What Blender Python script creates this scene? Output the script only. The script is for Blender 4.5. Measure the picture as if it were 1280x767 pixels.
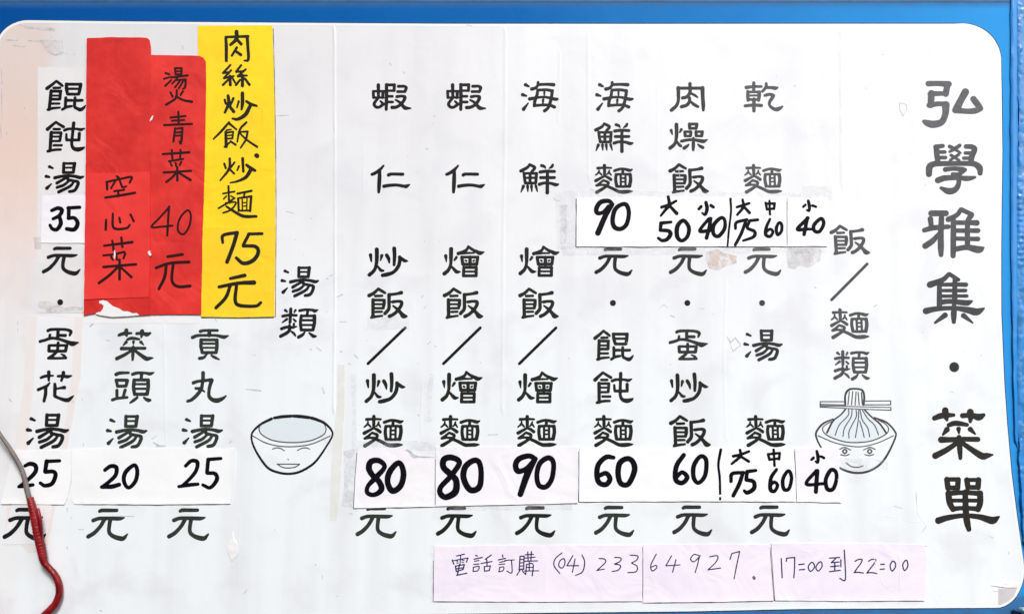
import bpy, math, random
import numpy as np
from mathutils import Vector, noise
from mathutils.geometry import delaunay_2d_cdt

random.seed(7)
sc = bpy.context.scene
col = sc.collection
for o in list(bpy.data.objects):
    bpy.data.objects.remove(o)

# ------------------------------------------------------------------ camera
F = 1005.0                     # focal length in photo pixels (photo 1280 x 767)
TH = math.radians(6.2)         # the camera looks slightly up at the board
D = 1.46
CAM = np.array([0.0, -D * math.cos(TH), -D * math.sin(TH)])
FWD = np.array([0.0, math.cos(TH), math.sin(TH)])
UPV = np.array([0.0, -math.sin(TH), math.cos(TH)])
cam_d = bpy.data.cameras.new('camera')
cam_d.sensor_fit = 'HORIZONTAL'
cam_d.sensor_width = 36.0
cam_d.lens = F / 1280.0 * 36.0
cam_d.clip_start = 0.01
cam_d.clip_end = 200
cam = bpy.data.objects.new('camera', cam_d)
cam.location = CAM
cam.rotation_euler = (math.radians(90) + TH, 0, 0)
col.objects.link(cam)
sc.camera = cam

# ------------------------------------------------------------------ world, sun, added right-hand light, exposure
w = bpy.data.worlds.new('World')
sc.world = w
w.use_nodes = True
nt = w.node_tree
nt.nodes.clear()
wo = nt.nodes.new('ShaderNodeOutputWorld')
bg = nt.nodes.new('ShaderNodeBackground')
sky = nt.nodes.new('ShaderNodeTexSky')
sky.sky_type = 'NISHITA'
sky.sun_disc = False
SUN_EL, SUN_AZ = 42.0, 163.0           # azimuth clockwise from +Y: sun behind the camera, to the right
sky.sun_elevation = math.radians(SUN_EL)
sky.sun_rotation = math.radians(SUN_AZ)
sky.air_density = 1.0
sky.dust_density = 4.0
bg.inputs['Strength'].default_value = 0.07
nt.links.new(sky.outputs[0], bg.inputs[0])
nt.links.new(bg.outputs[0], wo.inputs[0])

sd = bpy.data.lights.new('sun', 'SUN')
sd.energy = 2.85
sd.angle = math.radians(14)
sd.color = (0.965, 0.985, 1.0)
so = bpy.data.objects.new('sun', sd)
el, az = math.radians(SUN_EL), math.radians(SUN_AZ)
sdir = Vector((math.sin(az) * math.cos(el), math.cos(az) * math.cos(el), math.sin(el)))
so.rotation_euler = sdir.to_track_quat('Z', 'Y').to_euler()
col.objects.link(so)

ad = bpy.data.lights.new('added_right_light', 'AREA')  # added out-of-view light for the sheen and brighter right side
ad.shape = 'RECTANGLE'
ad.size = 2.4
ad.size_y = 2.6
ad.energy = 50
ad.color = (0.93, 0.97, 1.0)
ao = bpy.data.objects.new('added_right_light', ad)
ao.location = (3.0, -2.3, 1.3)
ao.rotation_euler = (Vector(ao.location) - Vector((0.55, 0, 0.1))).to_track_quat('Z', 'Y').to_euler()
col.objects.link(ao)

sc.view_settings.view_transform = 'Standard'
sc.view_settings.look = 'None'
sc.view_settings.gamma = 1.0
sc.view_settings.use_curve_mapping = False
sc.view_settings.exposure = 0.0

# ------------------------------------------------------------------ mapping: a photo pixel -> a point of the board plane y = Y
def P(px, py, Y=0.0):
    px = np.asarray(px, float); py = np.asarray(py, float)
    u = (px - 640.0) / F
    v = (383.5 - py) / F
    dx = u
    dy = FWD[1] + v * UPV[1]
    dz = FWD[2] + v * UPV[2]
    t = (Y - CAM[1]) / dy
    return CAM[0] + t * dx, CAM[2] + t * dz

# ------------------------------------------------------------------ materials
def new_mat(name):
    m = bpy.data.materials.new(name)
    m.use_nodes = True
    n = m.node_tree
    b = n.nodes['Principled BSDF']
    return m, n, b

def paper_mat(name, base, mottle=0.05, scale=9.0, tint=None, rough=0.55, bump=0.15, bscale=60.0, spec=0.4, wr=0.0):
    """paper or vinyl: slightly blotched colour, fine fibre bump, soft wrinkles"""
    m, n, b = new_mat(name)
    tc = n.nodes.new('ShaderNodeTexCoord')
    n1 = n.nodes.new('ShaderNodeTexNoise')
    n1.inputs['Scale'].default_value = scale
    n1.inputs['Detail'].default_value = 5
    n1.inputs['Roughness'].default_value = 0.6
    geo = n.nodes.new('ShaderNodeNewGeometry')
    n.links.new(geo.outputs['Position'], n1.inputs['Vector'])
    cr = n.nodes.new('ShaderNodeValToRGB')
    cr.color_ramp.elements[0].position = 0.33
    cr.color_ramp.elements[1].position = 0.68
    t2 = tint if tint else tuple(c * (1 - mottle) for c in base)
    cr.color_ramp.elements[0].color = (*t2, 1)
    cr.color_ramp.elements[1].color = (*base, 1)
    n.links.new(n1.outputs['Fac'], cr.inputs[0])
    n.links.new(cr.outputs[0], b.inputs['Base Color'])
    b.inputs['Roughness'].default_value = rough
    b.inputs['Specular IOR Level'].default_value = spec
    n2 = n.nodes.new('ShaderNodeTexNoise')
    n2.inputs['Scale'].default_value = bscale
    n2.inputs['Detail'].default_value = 4
    n.links.new(geo.outputs['Position'], n2.inputs['Vector'])
    bp = n.nodes.new('ShaderNodeBump')
    bp.inputs['Strength'].default_value = bump
    bp.inputs['Distance'].default_value = 0.002
    n.links.new(n2.outputs['Fac'], bp.inputs['Height'])
    last = bp
    if wr:
        n3 = n.nodes.new('ShaderNodeTexNoise')
        n3.inputs['Scale'].default_value = 14
        n3.inputs['Detail'].default_value = 2
        n3.inputs['Distortion'].default_value = 1.2
        n.links.new(geo.outputs['Position'], n3.inputs['Vector'])
        bp2 = n.nodes.new('ShaderNodeBump')
        bp2.inputs['Strength'].default_value = wr
        bp2.inputs['Distance'].default_value = 0.01
        n.links.new(n3.outputs['Fac'], bp2.inputs['Height'])
        n.links.new(bp.outputs[0], bp2.inputs['Normal'])
        last = bp2
    n.links.new(last.outputs[0], b.inputs['Normal'])
    return m

def ink_mat(name, c, rough=0.42):
    m, n, b = new_mat(name)
    geo = n.nodes.new('ShaderNodeNewGeometry')
    n1 = n.nodes.new('ShaderNodeTexNoise')
    n1.inputs['Scale'].default_value = 120
    n1.inputs['Detail'].default_value = 3
    n.links.new(geo.outputs['Position'], n1.inputs['Vector'])
    cr = n.nodes.new('ShaderNodeValToRGB')
    cr.color_ramp.elements[0].position = 0.3
    cr.color_ramp.elements[1].position = 0.7
    cr.color_ramp.elements[0].color = (*[x * 0.8 for x in c], 1)
    cr.color_ramp.elements[1].color = (*[x * 1.2 for x in c], 1)
    n.links.new(n1.outputs['Fac'], cr.inputs[0])
    n.links.new(cr.outputs[0], b.inputs['Base Color'])
    b.inputs['Roughness'].default_value = rough
    b.inputs['Specular IOR Level'].default_value = 0.2
    return m

def vinyl_face_mat():
    """white printed vinyl: yellowed pinkish age stain at the left, grey smudges, scuffs"""
    m, n, b = new_mat('aged_white_vinyl')
    geo = n.nodes.new('ShaderNodeNewGeometry')
    sep = n.nodes.new('ShaderNodeSeparateXYZ')
    n.links.new(geo.outputs['Position'], sep.inputs[0])

    def noise_tex(scale, det=4, dist=0.0, vec=None):
        t = n.nodes.new('ShaderNodeTexNoise')
        t.inputs['Scale'].default_value = scale
        t.inputs['Detail'].default_value = det
        t.inputs['Distortion'].default_value = dist
        n.links.new(vec if vec else geo.outputs['Position'], t.inputs['Vector'])
        return t.outputs['Fac']

    def mr(sock, a, b_, c=0.0, d=1.0):
        r = n.nodes.new('ShaderNodeMapRange')
        r.interpolation_type = 'SMOOTHSTEP'
        r.inputs[1].default_value = a; r.inputs[2].default_value = b_
        r.inputs[3].default_value = c; r.inputs[4].default_value = d
        n.links.new(sock, r.inputs[0])
        return r.outputs[0]

    def mth(op, a, b_):
        r = n.nodes.new('ShaderNodeMath'); r.operation = op
        for i, s in enumerate((a, b_)):
            if isinstance(s, (int, float)): r.inputs[i].default_value = s
            else: n.links.new(s, r.inputs[i])
        return r.outputs[0]

    def mix(f, a, b_):
        r = n.nodes.new('ShaderNodeMix'); r.data_type = 'RGBA'
        n.links.new(f, r.inputs[0])
        for i, s in ((6, a), (7, b_)):
            if isinstance(s, tuple): r.inputs[i].default_value = (*s, 1)
            else: n.links.new(s, r.inputs[i])
        return r.outputs[2]
    n_low = noise_tex(2.2, 4, 0.6)
    n_mid = noise_tex(11, 5, 0.4)
    mp = n.nodes.new('ShaderNodeMapping')
    mp.inputs['Scale'].default_value = (16, 1, 1.2)
    n.links.new(geo.outputs['Position'], mp.inputs[0])
    n_streak = noise_tex(1.0, 3, 0.3, mp.outputs[0])
    c = mix(mr(n_low, 0.35, 0.65), (0.77, 0.765, 0.79), (0.82, 0.825, 0.845))
    c = mix(mr(sep.outputs[2], 0.25, -0.25), c, (0.83, 0.865, 0.89))  # bluish lower part, painted paler to stand in for stronger light there
    # grey drip streaks
    c = mix(mth('MULTIPLY', mr(n_streak, 0.44, 0.70), 0.34), c, (0.68, 0.68, 0.71))
    # fine smudges
    c = mix(mth('MULTIPLY', mr(n_mid, 0.48, 0.70), 0.55), c, (0.70, 0.70, 0.74))
    # yellowing ageing at the left edge, strongest high up
    xx = mth('ADD', sep.outputs[0], mth('MULTIPLY', mth('SUBTRACT', n_mid, 0.5), 0.03))
    left = mr(xx, -0.885, -0.845, 1.0, 0.0)
    high = mr(sep.outputs[2], -0.10, 0.40, 0.12, 1.0)
    c = mix(mth('MULTIPLY', mth('MULTIPLY', left, high), 0.95), c, (0.80, 0.55, 0.45))
    # dull film of grime over the upper part
    up = mr(sep.outputs[2], 0.15, 0.53, 0.0, 1.0)
    lf = mr(sep.outputs[0], -0.9, 0.35, 1.0, 0.0)
    c = mix(mth('MULTIPLY', mth('MULTIPLY', up, lf), 0.6), c, (0.68, 0.65, 0.65))
    # speckles
    vo = n.nodes.new('ShaderNodeTexVoronoi')
    vo.inputs['Scale'].default_value = 38
    n.links.new(geo.outputs['Position'], vo.inputs['Vector'])
    sp = mr(vo.outputs['Distance'], 0.02, 0.07, 1.0, 0.0)
    gate = mr(noise_tex(7, 2), 0.58, 0.66)
    c = mix(mth('MULTIPLY', mth('MULTIPLY', sp, gate), 0.5), c, (0.35, 0.32, 0.32))
    n.links.new(c, b.inputs['Base Color'])
    b.inputs['Roughness'].default_value = 0.42
    b.inputs['Specular IOR Level'].default_value = 0.45
    bp = n.nodes.new('ShaderNodeBump')
    bp.inputs['Strength'].default_value = 0.25
    bp.inputs['Distance'].default_value = 0.004
    n.links.new(n_mid, bp.inputs['Height'])
    bp2 = n.nodes.new('ShaderNodeBump')
    bp2.inputs['Strength'].default_value = 0.18
    bp2.inputs['Distance'].default_value = 0.003
    n.links.new(n_streak, bp2.inputs['Height'])
    n.links.new(bp.outputs[0], bp2.inputs['Normal'])
    n.links.new(bp2.outputs[0], b.inputs['Normal'])
    return m

def tape_mat(name, c, alpha, rough=0.25):
    m, n, b = new_mat(name)
    geo = n.nodes.new('ShaderNodeNewGeometry')
    t = n.nodes.new('ShaderNodeTexNoise')
    t.inputs['Scale'].default_value = 55
    t.inputs['Detail'].default_value = 4
    t.inputs['Distortion'].default_value = 1.0
    n.links.new(geo.outputs['Position'], t.inputs['Vector'])
    r = n.nodes.new('ShaderNodeMapRange')
    r.inputs[1].default_value = 0.35; r.inputs[2].default_value = 0.7
    r.inputs[3].default_value = alpha * 0.25; r.inputs[4].default_value = min(1, alpha * 1.5)
    n.links.new(t.outputs['Fac'], r.inputs[0])
    n.links.new(r.outputs[0], b.inputs['Alpha'])
    b.inputs['Base Color'].default_value = (*c, 1)
    b.inputs['Roughness'].default_value = rough
    bp = n.nodes.new('ShaderNodeBump')
    bp.inputs['Strength'].default_value = 0.5
    bp.inputs['Distance'].default_value = 0.003
    n.links.new(t.outputs['Fac'], bp.inputs['Height'])
    n.links.new(bp.outputs[0], b.inputs['Normal'])
    return m

M = {}
M['vinyl'] = vinyl_face_mat()
M['rim'] = paper_mat('clean_white_vinyl_rim', (0.84, 0.86, 0.88), 0.02, 9, rough=0.35, bump=0.05)
def blue_mat():
    # blue vinyl, the glare from the right painted in as a paler blue
    m = paper_mat('blue_vinyl', (0.5, 0.5, 0.5), 0.1, 5, rough=0.5, bump=0.06, bscale=20, spec=0.06, wr=0.10)
    n = m.node_tree; b = n.nodes['Principled BSDF']
    geo = n.nodes.new('ShaderNodeNewGeometry')
    t = n.nodes.new('ShaderNodeTexNoise'); t.inputs['Scale'].default_value = 3.5; t.inputs['Detail'].default_value = 5
    n.links.new(geo.outputs['Position'], t.inputs['Vector'])
    sep = n.nodes.new('ShaderNodeSeparateXYZ'); n.links.new(geo.outputs['Position'], sep.inputs[0])
    a = n.nodes.new('ShaderNodeMath'); a.operation = 'MULTIPLY_ADD'
    a.inputs[1].default_value = 0.5; n.links.new(t.outputs['Fac'], a.inputs[0]); n.links.new(sep.outputs[0], a.inputs[2])
    cr = n.nodes.new('ShaderNodeValToRGB')
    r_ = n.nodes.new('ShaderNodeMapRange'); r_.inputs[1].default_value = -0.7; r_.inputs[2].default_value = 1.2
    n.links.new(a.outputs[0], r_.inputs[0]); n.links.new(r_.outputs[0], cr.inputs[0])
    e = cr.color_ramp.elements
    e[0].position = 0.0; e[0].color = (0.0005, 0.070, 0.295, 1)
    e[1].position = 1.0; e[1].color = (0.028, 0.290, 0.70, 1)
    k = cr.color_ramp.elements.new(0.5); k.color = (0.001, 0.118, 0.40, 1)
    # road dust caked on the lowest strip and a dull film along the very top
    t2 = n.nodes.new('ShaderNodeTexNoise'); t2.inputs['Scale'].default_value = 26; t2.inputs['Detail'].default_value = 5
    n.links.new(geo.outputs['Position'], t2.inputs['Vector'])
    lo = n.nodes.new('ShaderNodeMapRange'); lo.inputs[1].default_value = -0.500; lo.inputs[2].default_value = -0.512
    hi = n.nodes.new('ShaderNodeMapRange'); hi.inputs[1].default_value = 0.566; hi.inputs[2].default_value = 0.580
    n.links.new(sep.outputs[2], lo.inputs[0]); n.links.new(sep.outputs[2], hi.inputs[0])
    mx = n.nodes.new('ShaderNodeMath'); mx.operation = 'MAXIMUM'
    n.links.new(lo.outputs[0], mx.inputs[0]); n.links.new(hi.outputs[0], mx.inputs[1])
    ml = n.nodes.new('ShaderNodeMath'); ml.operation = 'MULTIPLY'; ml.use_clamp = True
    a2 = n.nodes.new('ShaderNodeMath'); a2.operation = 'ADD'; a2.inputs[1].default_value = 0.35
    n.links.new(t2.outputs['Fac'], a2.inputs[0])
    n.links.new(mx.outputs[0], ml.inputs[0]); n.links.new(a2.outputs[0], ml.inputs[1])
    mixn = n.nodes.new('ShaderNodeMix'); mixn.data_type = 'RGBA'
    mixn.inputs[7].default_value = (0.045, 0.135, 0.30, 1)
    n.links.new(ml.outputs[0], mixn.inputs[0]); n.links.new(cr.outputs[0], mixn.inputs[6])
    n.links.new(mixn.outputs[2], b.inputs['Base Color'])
    return m
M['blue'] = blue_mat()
M['blue_edge'] = paper_mat('dusty_blue_trim', (0.035, 0.13, 0.30), 0.3, 30, rough=0.6)
M['film'] = paper_mat('crinkled_blue_film', (0.04, 0.28, 0.72), 0.5, 30, tint=(0.03, 0.19, 0.46), rough=0.28, bump=0.35, bscale=90, spec=0.5, wr=0.3)
M['film_light'] = paper_mat('light_blue_film_fold', (0.022, 0.25, 0.66), 0.1, 10, rough=0.3, bump=0.1, wr=0.2)
M['label'] = paper_mat('white_label_paper', (0.87, 0.86, 0.88), 0.03, 9, tint=(0.86, 0.82, 0.88), rough=0.5, bump=0.1, wr=0.2)
M['label2'] = paper_mat('bright_white_label_paper', (0.90, 0.90, 0.91), 0.03, 9, rough=0.5, bump=0.1, wr=0.08)
M['pink'] = paper_mat('pale_pink_paper', (0.89, 0.79, 0.88), 0.06, 9, tint=(0.82, 0.76, 0.88), rough=0.5, bump=0.12, wr=0.26)
M['red'] = paper_mat('red_poster_paper', (0.74, 0.032, 0.024), 0.12, 16, tint=(0.56, 0.015, 0.014), rough=0.55, bump=0.12, wr=0.3, spec=0.3)
M['red2'] = paper_mat('bright_red_poster_paper', (0.79, 0.037, 0.029), 0.1, 16, tint=(0.60, 0.018, 0.017), rough=0.55, bump=0.12, wr=0.3, spec=0.3)
M['red3'] = paper_mat('vivid_red_poster_paper', (0.82, 0.042, 0.034), 0.1, 12, tint=(0.72, 0.028, 0.026), rough=0.6, bump=0.12, wr=0.2, spec=0.3)
M['yellow'] = paper_mat('yellow_poster_paper', (0.93, 0.70, 0.012), 0.06, 9, tint=(0.93, 0.61, 0.012), rough=0.6, bump=0.1, wr=0.22, spec=0.3)
M['yellow2'] = paper_mat('warm_yellow_poster_paper', (0.93, 0.66, 0.014), 0.06, 9, tint=(0.92, 0.58, 0.020), rough=0.6, bump=0.1, wr=0.22, spec=0.3)
M['patch'] = paper_mat('grey_white_patch_vinyl', (0.80, 0.775, 0.78), 0.1, 16, tint=(0.73, 0.71, 0.715), rough=0.5, bump=0.1)
M['patch_white'] = paper_mat('white_patch_vinyl', (0.84, 0.84, 0.86), 0.05, 16, rough=0.45, bump=0.1)
M['beige'] = paper_mat('yellowed_tape', (0.72, 0.64, 0.58), 0.1, 22, tint=(0.78, 0.72, 0.70), rough=0.4, bump=0.15)
M['pinkish'] = paper_mat('pinkish_aged_tape', (0.82, 0.745, 0.725), 0.1, 22, tint=(0.81, 0.77, 0.76), rough=0.4, bump=0.15)
M['cream'] = paper_mat('cream_old_tape', (0.79, 0.785, 0.765), 0.1, 40, tint=(0.72, 0.715, 0.68), rough=0.4, bump=0.2)
M['dark_edge'] = paper_mat('grey_shade_line', (0.10, 0.09, 0.10), 0.3, 80, rough=0.8)
M['gap_shade'] = paper_mat('dark_blue_shade_line', (0.012, 0.05, 0.12), 0.4, 60, rough=0.8)
M['corner'] = paper_mat('dull_corner_patch', (0.62, 0.58, 0.58), 0.1, 50, rough=0.5)
M['torn'] = paper_mat('torn_white_fibre', (0.85, 0.83, 0.84), 0.05, 60, rough=0.8)
M['clear'] = tape_mat('clear_tape', (0.66, 0.65, 0.70), 0.13)
M['clear2'] = tape_mat('glossy_clear_tape', (0.66, 0.66, 0.68), 0.24)
M['residue'] = tape_mat('beige_glue_residue', (0.70, 0.55, 0.47), 0.40, 0.5)
M['residue2'] = tape_mat('grey_glue_residue', (0.55, 0.51, 0.51), 0.28, 0.5)
M['grime'] = ink_mat('grey_grime', (0.55, 0.54, 0.56), 0.8)
M['grime2'] = ink_mat('brown_grime', (0.34, 0.27, 0.23), 0.8)
M['marker'] = ink_mat('black_marker_ink', (0.004, 0.003, 0.007), 0.5)
M['marker'].node_tree.nodes['Principled BSDF'].inputs['Specular IOR Level'].default_value = 0.08
M['marker_red'] = ink_mat('thin_marker_on_red', (0.022, 0.003, 0.003), 0.6)
M['brush'] = ink_mat('black_brush_ink', (0.014, 0.010, 0.006), 0.6)
M['pen'] = ink_mat('blue_black_pen_ink', (0.030, 0.026, 0.10), 0.6)
M['soup'] = paper_mat('pale_blue_print', (0.70, 0.78, 0.81), 0.05, 20, tint=(0.70, 0.76, 0.80), rough=0.42)
M['greyprint'] = ink_mat('thin_grey_print', (0.09, 0.09, 0.095), 0.42)
M['wall'] = paper_mat('painted_wall', (0.45, 0.44, 0.42), 0.15, 3, rough=0.8)
M['wire'] = paper_mat('grey_wire_sheath', (0.23, 0.195, 0.18), 0.25, 40, tint=(0.12, 0.105, 0.10), rough=0.45, bump=0.2)
M['redtape'] = paper_mat('red_insulating_tape', (0.33, 0.010, 0.013), 0.3, 45, tint=(0.11, 0.002, 0.004), rough=0.34, bump=0.3, bscale=140, spec=0.4)
M['dark'] = paper_mat('dark_glossy_plastic', (0.012, 0.02, 0.022), 0.3, 60, rough=0.12, spec=0.8)
M['pale_highlight'] = paper_mat('pale_clip_highlight', (0.55, 0.75, 0.72), 0.3, 90, rough=0.1, spec=0.8)

# print ink: black high on the left, greener lower down, glare painted in as lighter ink towards the top right
INKS = []
for nm, c in (('black_print_ink', (0.006, 0.005, 0.005)), ('soft_black_print_ink', (0.012, 0.012, 0.013)),
              ('charcoal_print_ink', (0.028, 0.028, 0.029)), ('glare_charcoal_print_ink', (0.052, 0.052, 0.055)),
              ('glare_grey_print_ink', (0.075, 0.074, 0.08)), ('pale_glare_print_ink', (0.10, 0.098, 0.108)),
              ('green_black_print_ink', (0.013, 0.015, 0.012)), ('green_grey_print_ink', (0.028, 0.036, 0.030)),
              ('warm_dark_print_ink', (0.024, 0.021, 0.019))):
    INKS.append(ink_mat(nm, c))

# ------------------------------------------------------------------ object helpers
def tag(o, label=None, cat=None, group=None, kind=None):
    if label: o['label'] = label
    if cat: o['category'] = cat
    if group: o['group'] = group
    if kind: o['kind'] = kind
    return o

def empty(name, loc):
    o = bpy.data.objects.new(name, None)
    o.location = loc
    o.empty_display_size = 0.02
    col.objects.link(o)
    return o

def link(name, me, mats, parent=None, loc=(0, 0, 0)):
    if not isinstance(mats, (list, tuple)): mats = [mats]
    for m in mats: me.materials.append(m)
    o = bpy.data.objects.new(name, me)
    col.objects.link(o)
    if parent:
        o.parent = parent
        o.location = Vector(loc) - Vector(parent.location)
    else:
        o.location = loc
    return o

def box(name, x0, x1, y0, y1, z0, z1, mat, parent=None, bevel=0.0):
    v = [(x, y, z) for x in (x0, x1) for y in (y0, y1) for z in (z0, z1)]
    c = Vector(((x0 + x1) / 2, (y0 + y1) / 2, (z0 + z1) / 2))
    v = [tuple(Vector(p) - c) for p in v]
    f = [(0, 1, 3, 2), (4, 6, 7, 5), (0, 4, 5, 1), (2, 3, 7, 6), (0, 2, 6, 4), (1, 5, 7, 3)]
    me = bpy.data.meshes.new(name)
    me.from_pydata(v, [], f)
    if bevel:
        import bmesh
        bm = bmesh.new(); bm.from_mesh(me)
        bmesh.ops.bevel(bm, geom=bm.edges[:], offset=bevel, segments=2, affect='EDGES')
        bm.to_mesh(me); bm.free()
    return link(name, me, mat, parent, c)

def smooth_closed(pts, n=6):
    out = []
    k = len(pts)
    for i in range(k):
        p0, p1, p2, p3 = (np.array(pts[(i + j - 1) % k], float) for j in range(4))
        for s in range(n):
            t = s / n
            out.append(tuple(0.5 * (2 * p1 + (p2 - p0) * t + (2 * p0 - 5 * p1 + 4 * p2 - p3) * t * t + (3 * p1 - p0 - 3 * p2 + p3) * t ** 3)))
    return out

def densify(pts, step=6.0, jit=0.0, closed=True):
    out = []
    k = len(pts)
    rng = range(k if closed else k - 1)
    for i in rng:
        a = np.array(pts[i], float); b = np.array(pts[(i + 1) % k], float)
        L = np.linalg.norm(b - a)
        m = max(1, int(L / step))
        for s in range(m):
            p = a + (b - a) * s / m
            if jit:
                p = p + np.array([noise.noise(Vector((p[0] * .09, p[1] * .09, 3.1))), noise.noise(Vector((p[0] * .09, p[1] * .09, 9.7)))]) * jit
            out.append((float(p[0]), float(p[1])))
    return out

class Surf:
    """a thin sheet stuck on the board: Y0 = depth of its back, front at Y0 - thick - relief"""
    def __init__(self, Y0, thick, amp=0.0, freq=0.02, seed=0.0, lift=None):
        self.Y0, self.th, self.amp, self.fr, self.seed, self.lift = Y0, thick, amp, freq, seed, lift
    def y(self, px, py):
        h = 0.0
        if self.amp:
            h = self.amp * (0.5 + 0.9 * noise.noise(Vector((px * self.fr, py * self.fr, self.seed))) +
                            0.3 * noise.noise(Vector((px * self.fr * 3, py * self.fr * 3, self.seed + 5))))
            h = max(h, 0.0)
        if self.lift: h += self.lift(px, py)
        return self.Y0 - self.th - h

def sheet(name, outline, surf, mat, parent=None, step=8.0, jit=0.0, edge_mat=None):
    ol = densify(outline, step, jit)
    xs = [p[0] for p in ol]; ys = [p[1] for p in ol]
    pts = [Vector(p) for p in ol]
    n0 = len(pts)
    x = min(xs) + step / 2
    while x < max(xs):
        yv = min(ys) + step / 2
        while yv < max(ys):
            pts.append(Vector((x + random.uniform(-.2, .2) * step, yv + random.uniform(-.2, .2) * step)))
            yv += step
        x += step
    edges = [(i, (i + 1) % n0) for i in range(n0)]
    vo, eo, fo, ov, oe, of = delaunay_2d_cdt(pts, edges, [list(range(n0))], 1, 1e-4)
    V = []
    for p in vo:
        Y = surf.y(p.x, p.y)
        X, Z = P(p.x, p.y, Y)
        V.append((float(X), Y, float(Z)))
    cx = sum(v[0] for v in V) / len(V); cz = sum(v[2] for v in V) / len(V)
    faces = []
    for f in fo:
        a, b, c = (V[i] for i in f[:3])
        nrm = (b[2] - a[2]) * (c[0] - a[0]) - (b[0] - a[0]) * (c[2] - a[2])
        faces.append(tuple(f) if nrm > 0 else tuple(reversed(f)))
    # make sure the front faces the camera (-Y)
    a, b, c = (Vector(V[i]) for i in faces[0][:3])
    if (b - a).cross(c - a).y > 0: faces = [tuple(reversed(f)) for f in faces]
    nf = len(faces)
    from collections import Counter
    cnt = Counter()
    for f in faces:
        for i in range(len(f)):
            cnt[tuple(sorted((f[i], f[(i + 1) % len(f)])))] += 1
    VV = list(V)
    for f in faces[:nf]:
        for i in range(len(f)):
            a, b = f[i], f[(i + 1) % len(f)]
            if cnt[tuple(sorted((a, b)))] == 1:
                k = len(VV)
                VV += [V[a], V[b], (V[b][0], surf.Y0, V[b][2]), (V[a][0], surf.Y0, V[a][2])]
                faces.append((k + 1, k, k + 3, k + 2))
    VV = [(v[0] - cx, v[1] - surf.Y0, v[2] - cz) for v in VV]
    me = bpy.data.meshes.new(name)
    me.from_pydata(VV, [], faces)
    sm = [True] * nf + [False] * (len(faces) - nf)
    me.polygons.foreach_set('use_smooth', sm)
    o = link(name, me, [mat, edge_mat or mat], parent, (cx, surf.Y0, cz))
    mi = [0] * nf + [1] * (len(faces) - nf)
    me.polygons.foreach_set('material_index', mi)
    return o

# ------------------------------------------------------------------ ink: strokes -> signed distance -> clean contour mesh
def parse(s, sx, sy, ox, oy):
    st = []
    for part in s.replace('\n', ' ').split(';'):
        part = part.strip()
        if not part: continue
        smooth = True
        if part[0] == 'L': smooth = False; part = part[1:]
        pts = [tuple(float(a) for a in q.split(',')) for q in part.split()]
        pts = [(ox + p[0] / sx, oy + p[1] / sy, p[2] / sx) for p in pts]
        if smooth and len(pts) > 2:
            q = [np.array(p) for p in pts]
            closed = np.linalg.norm(q[0][:2] - q[-1][:2]) < 0.02
            res = []
            for i in range(len(q) - 1):
                p1, p2 = q[i], q[i + 1]
                p0 = q[i - 1] if i else (q[-2] if closed else 2 * p1 - p2)
                p3 = q[i + 2] if i + 2 < len(q) else (q[1] if closed else 2 * p2 - p1)
                for k in range(6):
                    t = k / 6
                    c = 0.5 * (2 * p1 + (p2 - p0) * t + (2 * p0 - 5 * p1 + 4 * p2 - p3) * t * t + (3 * p1 - p0 - 3 * p2 + p3) * t ** 3)
                    res.append(c)
            res.append(q[-1])
            pts = [tuple(r) for r in res]
        st.append(pts)
    return st

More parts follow.
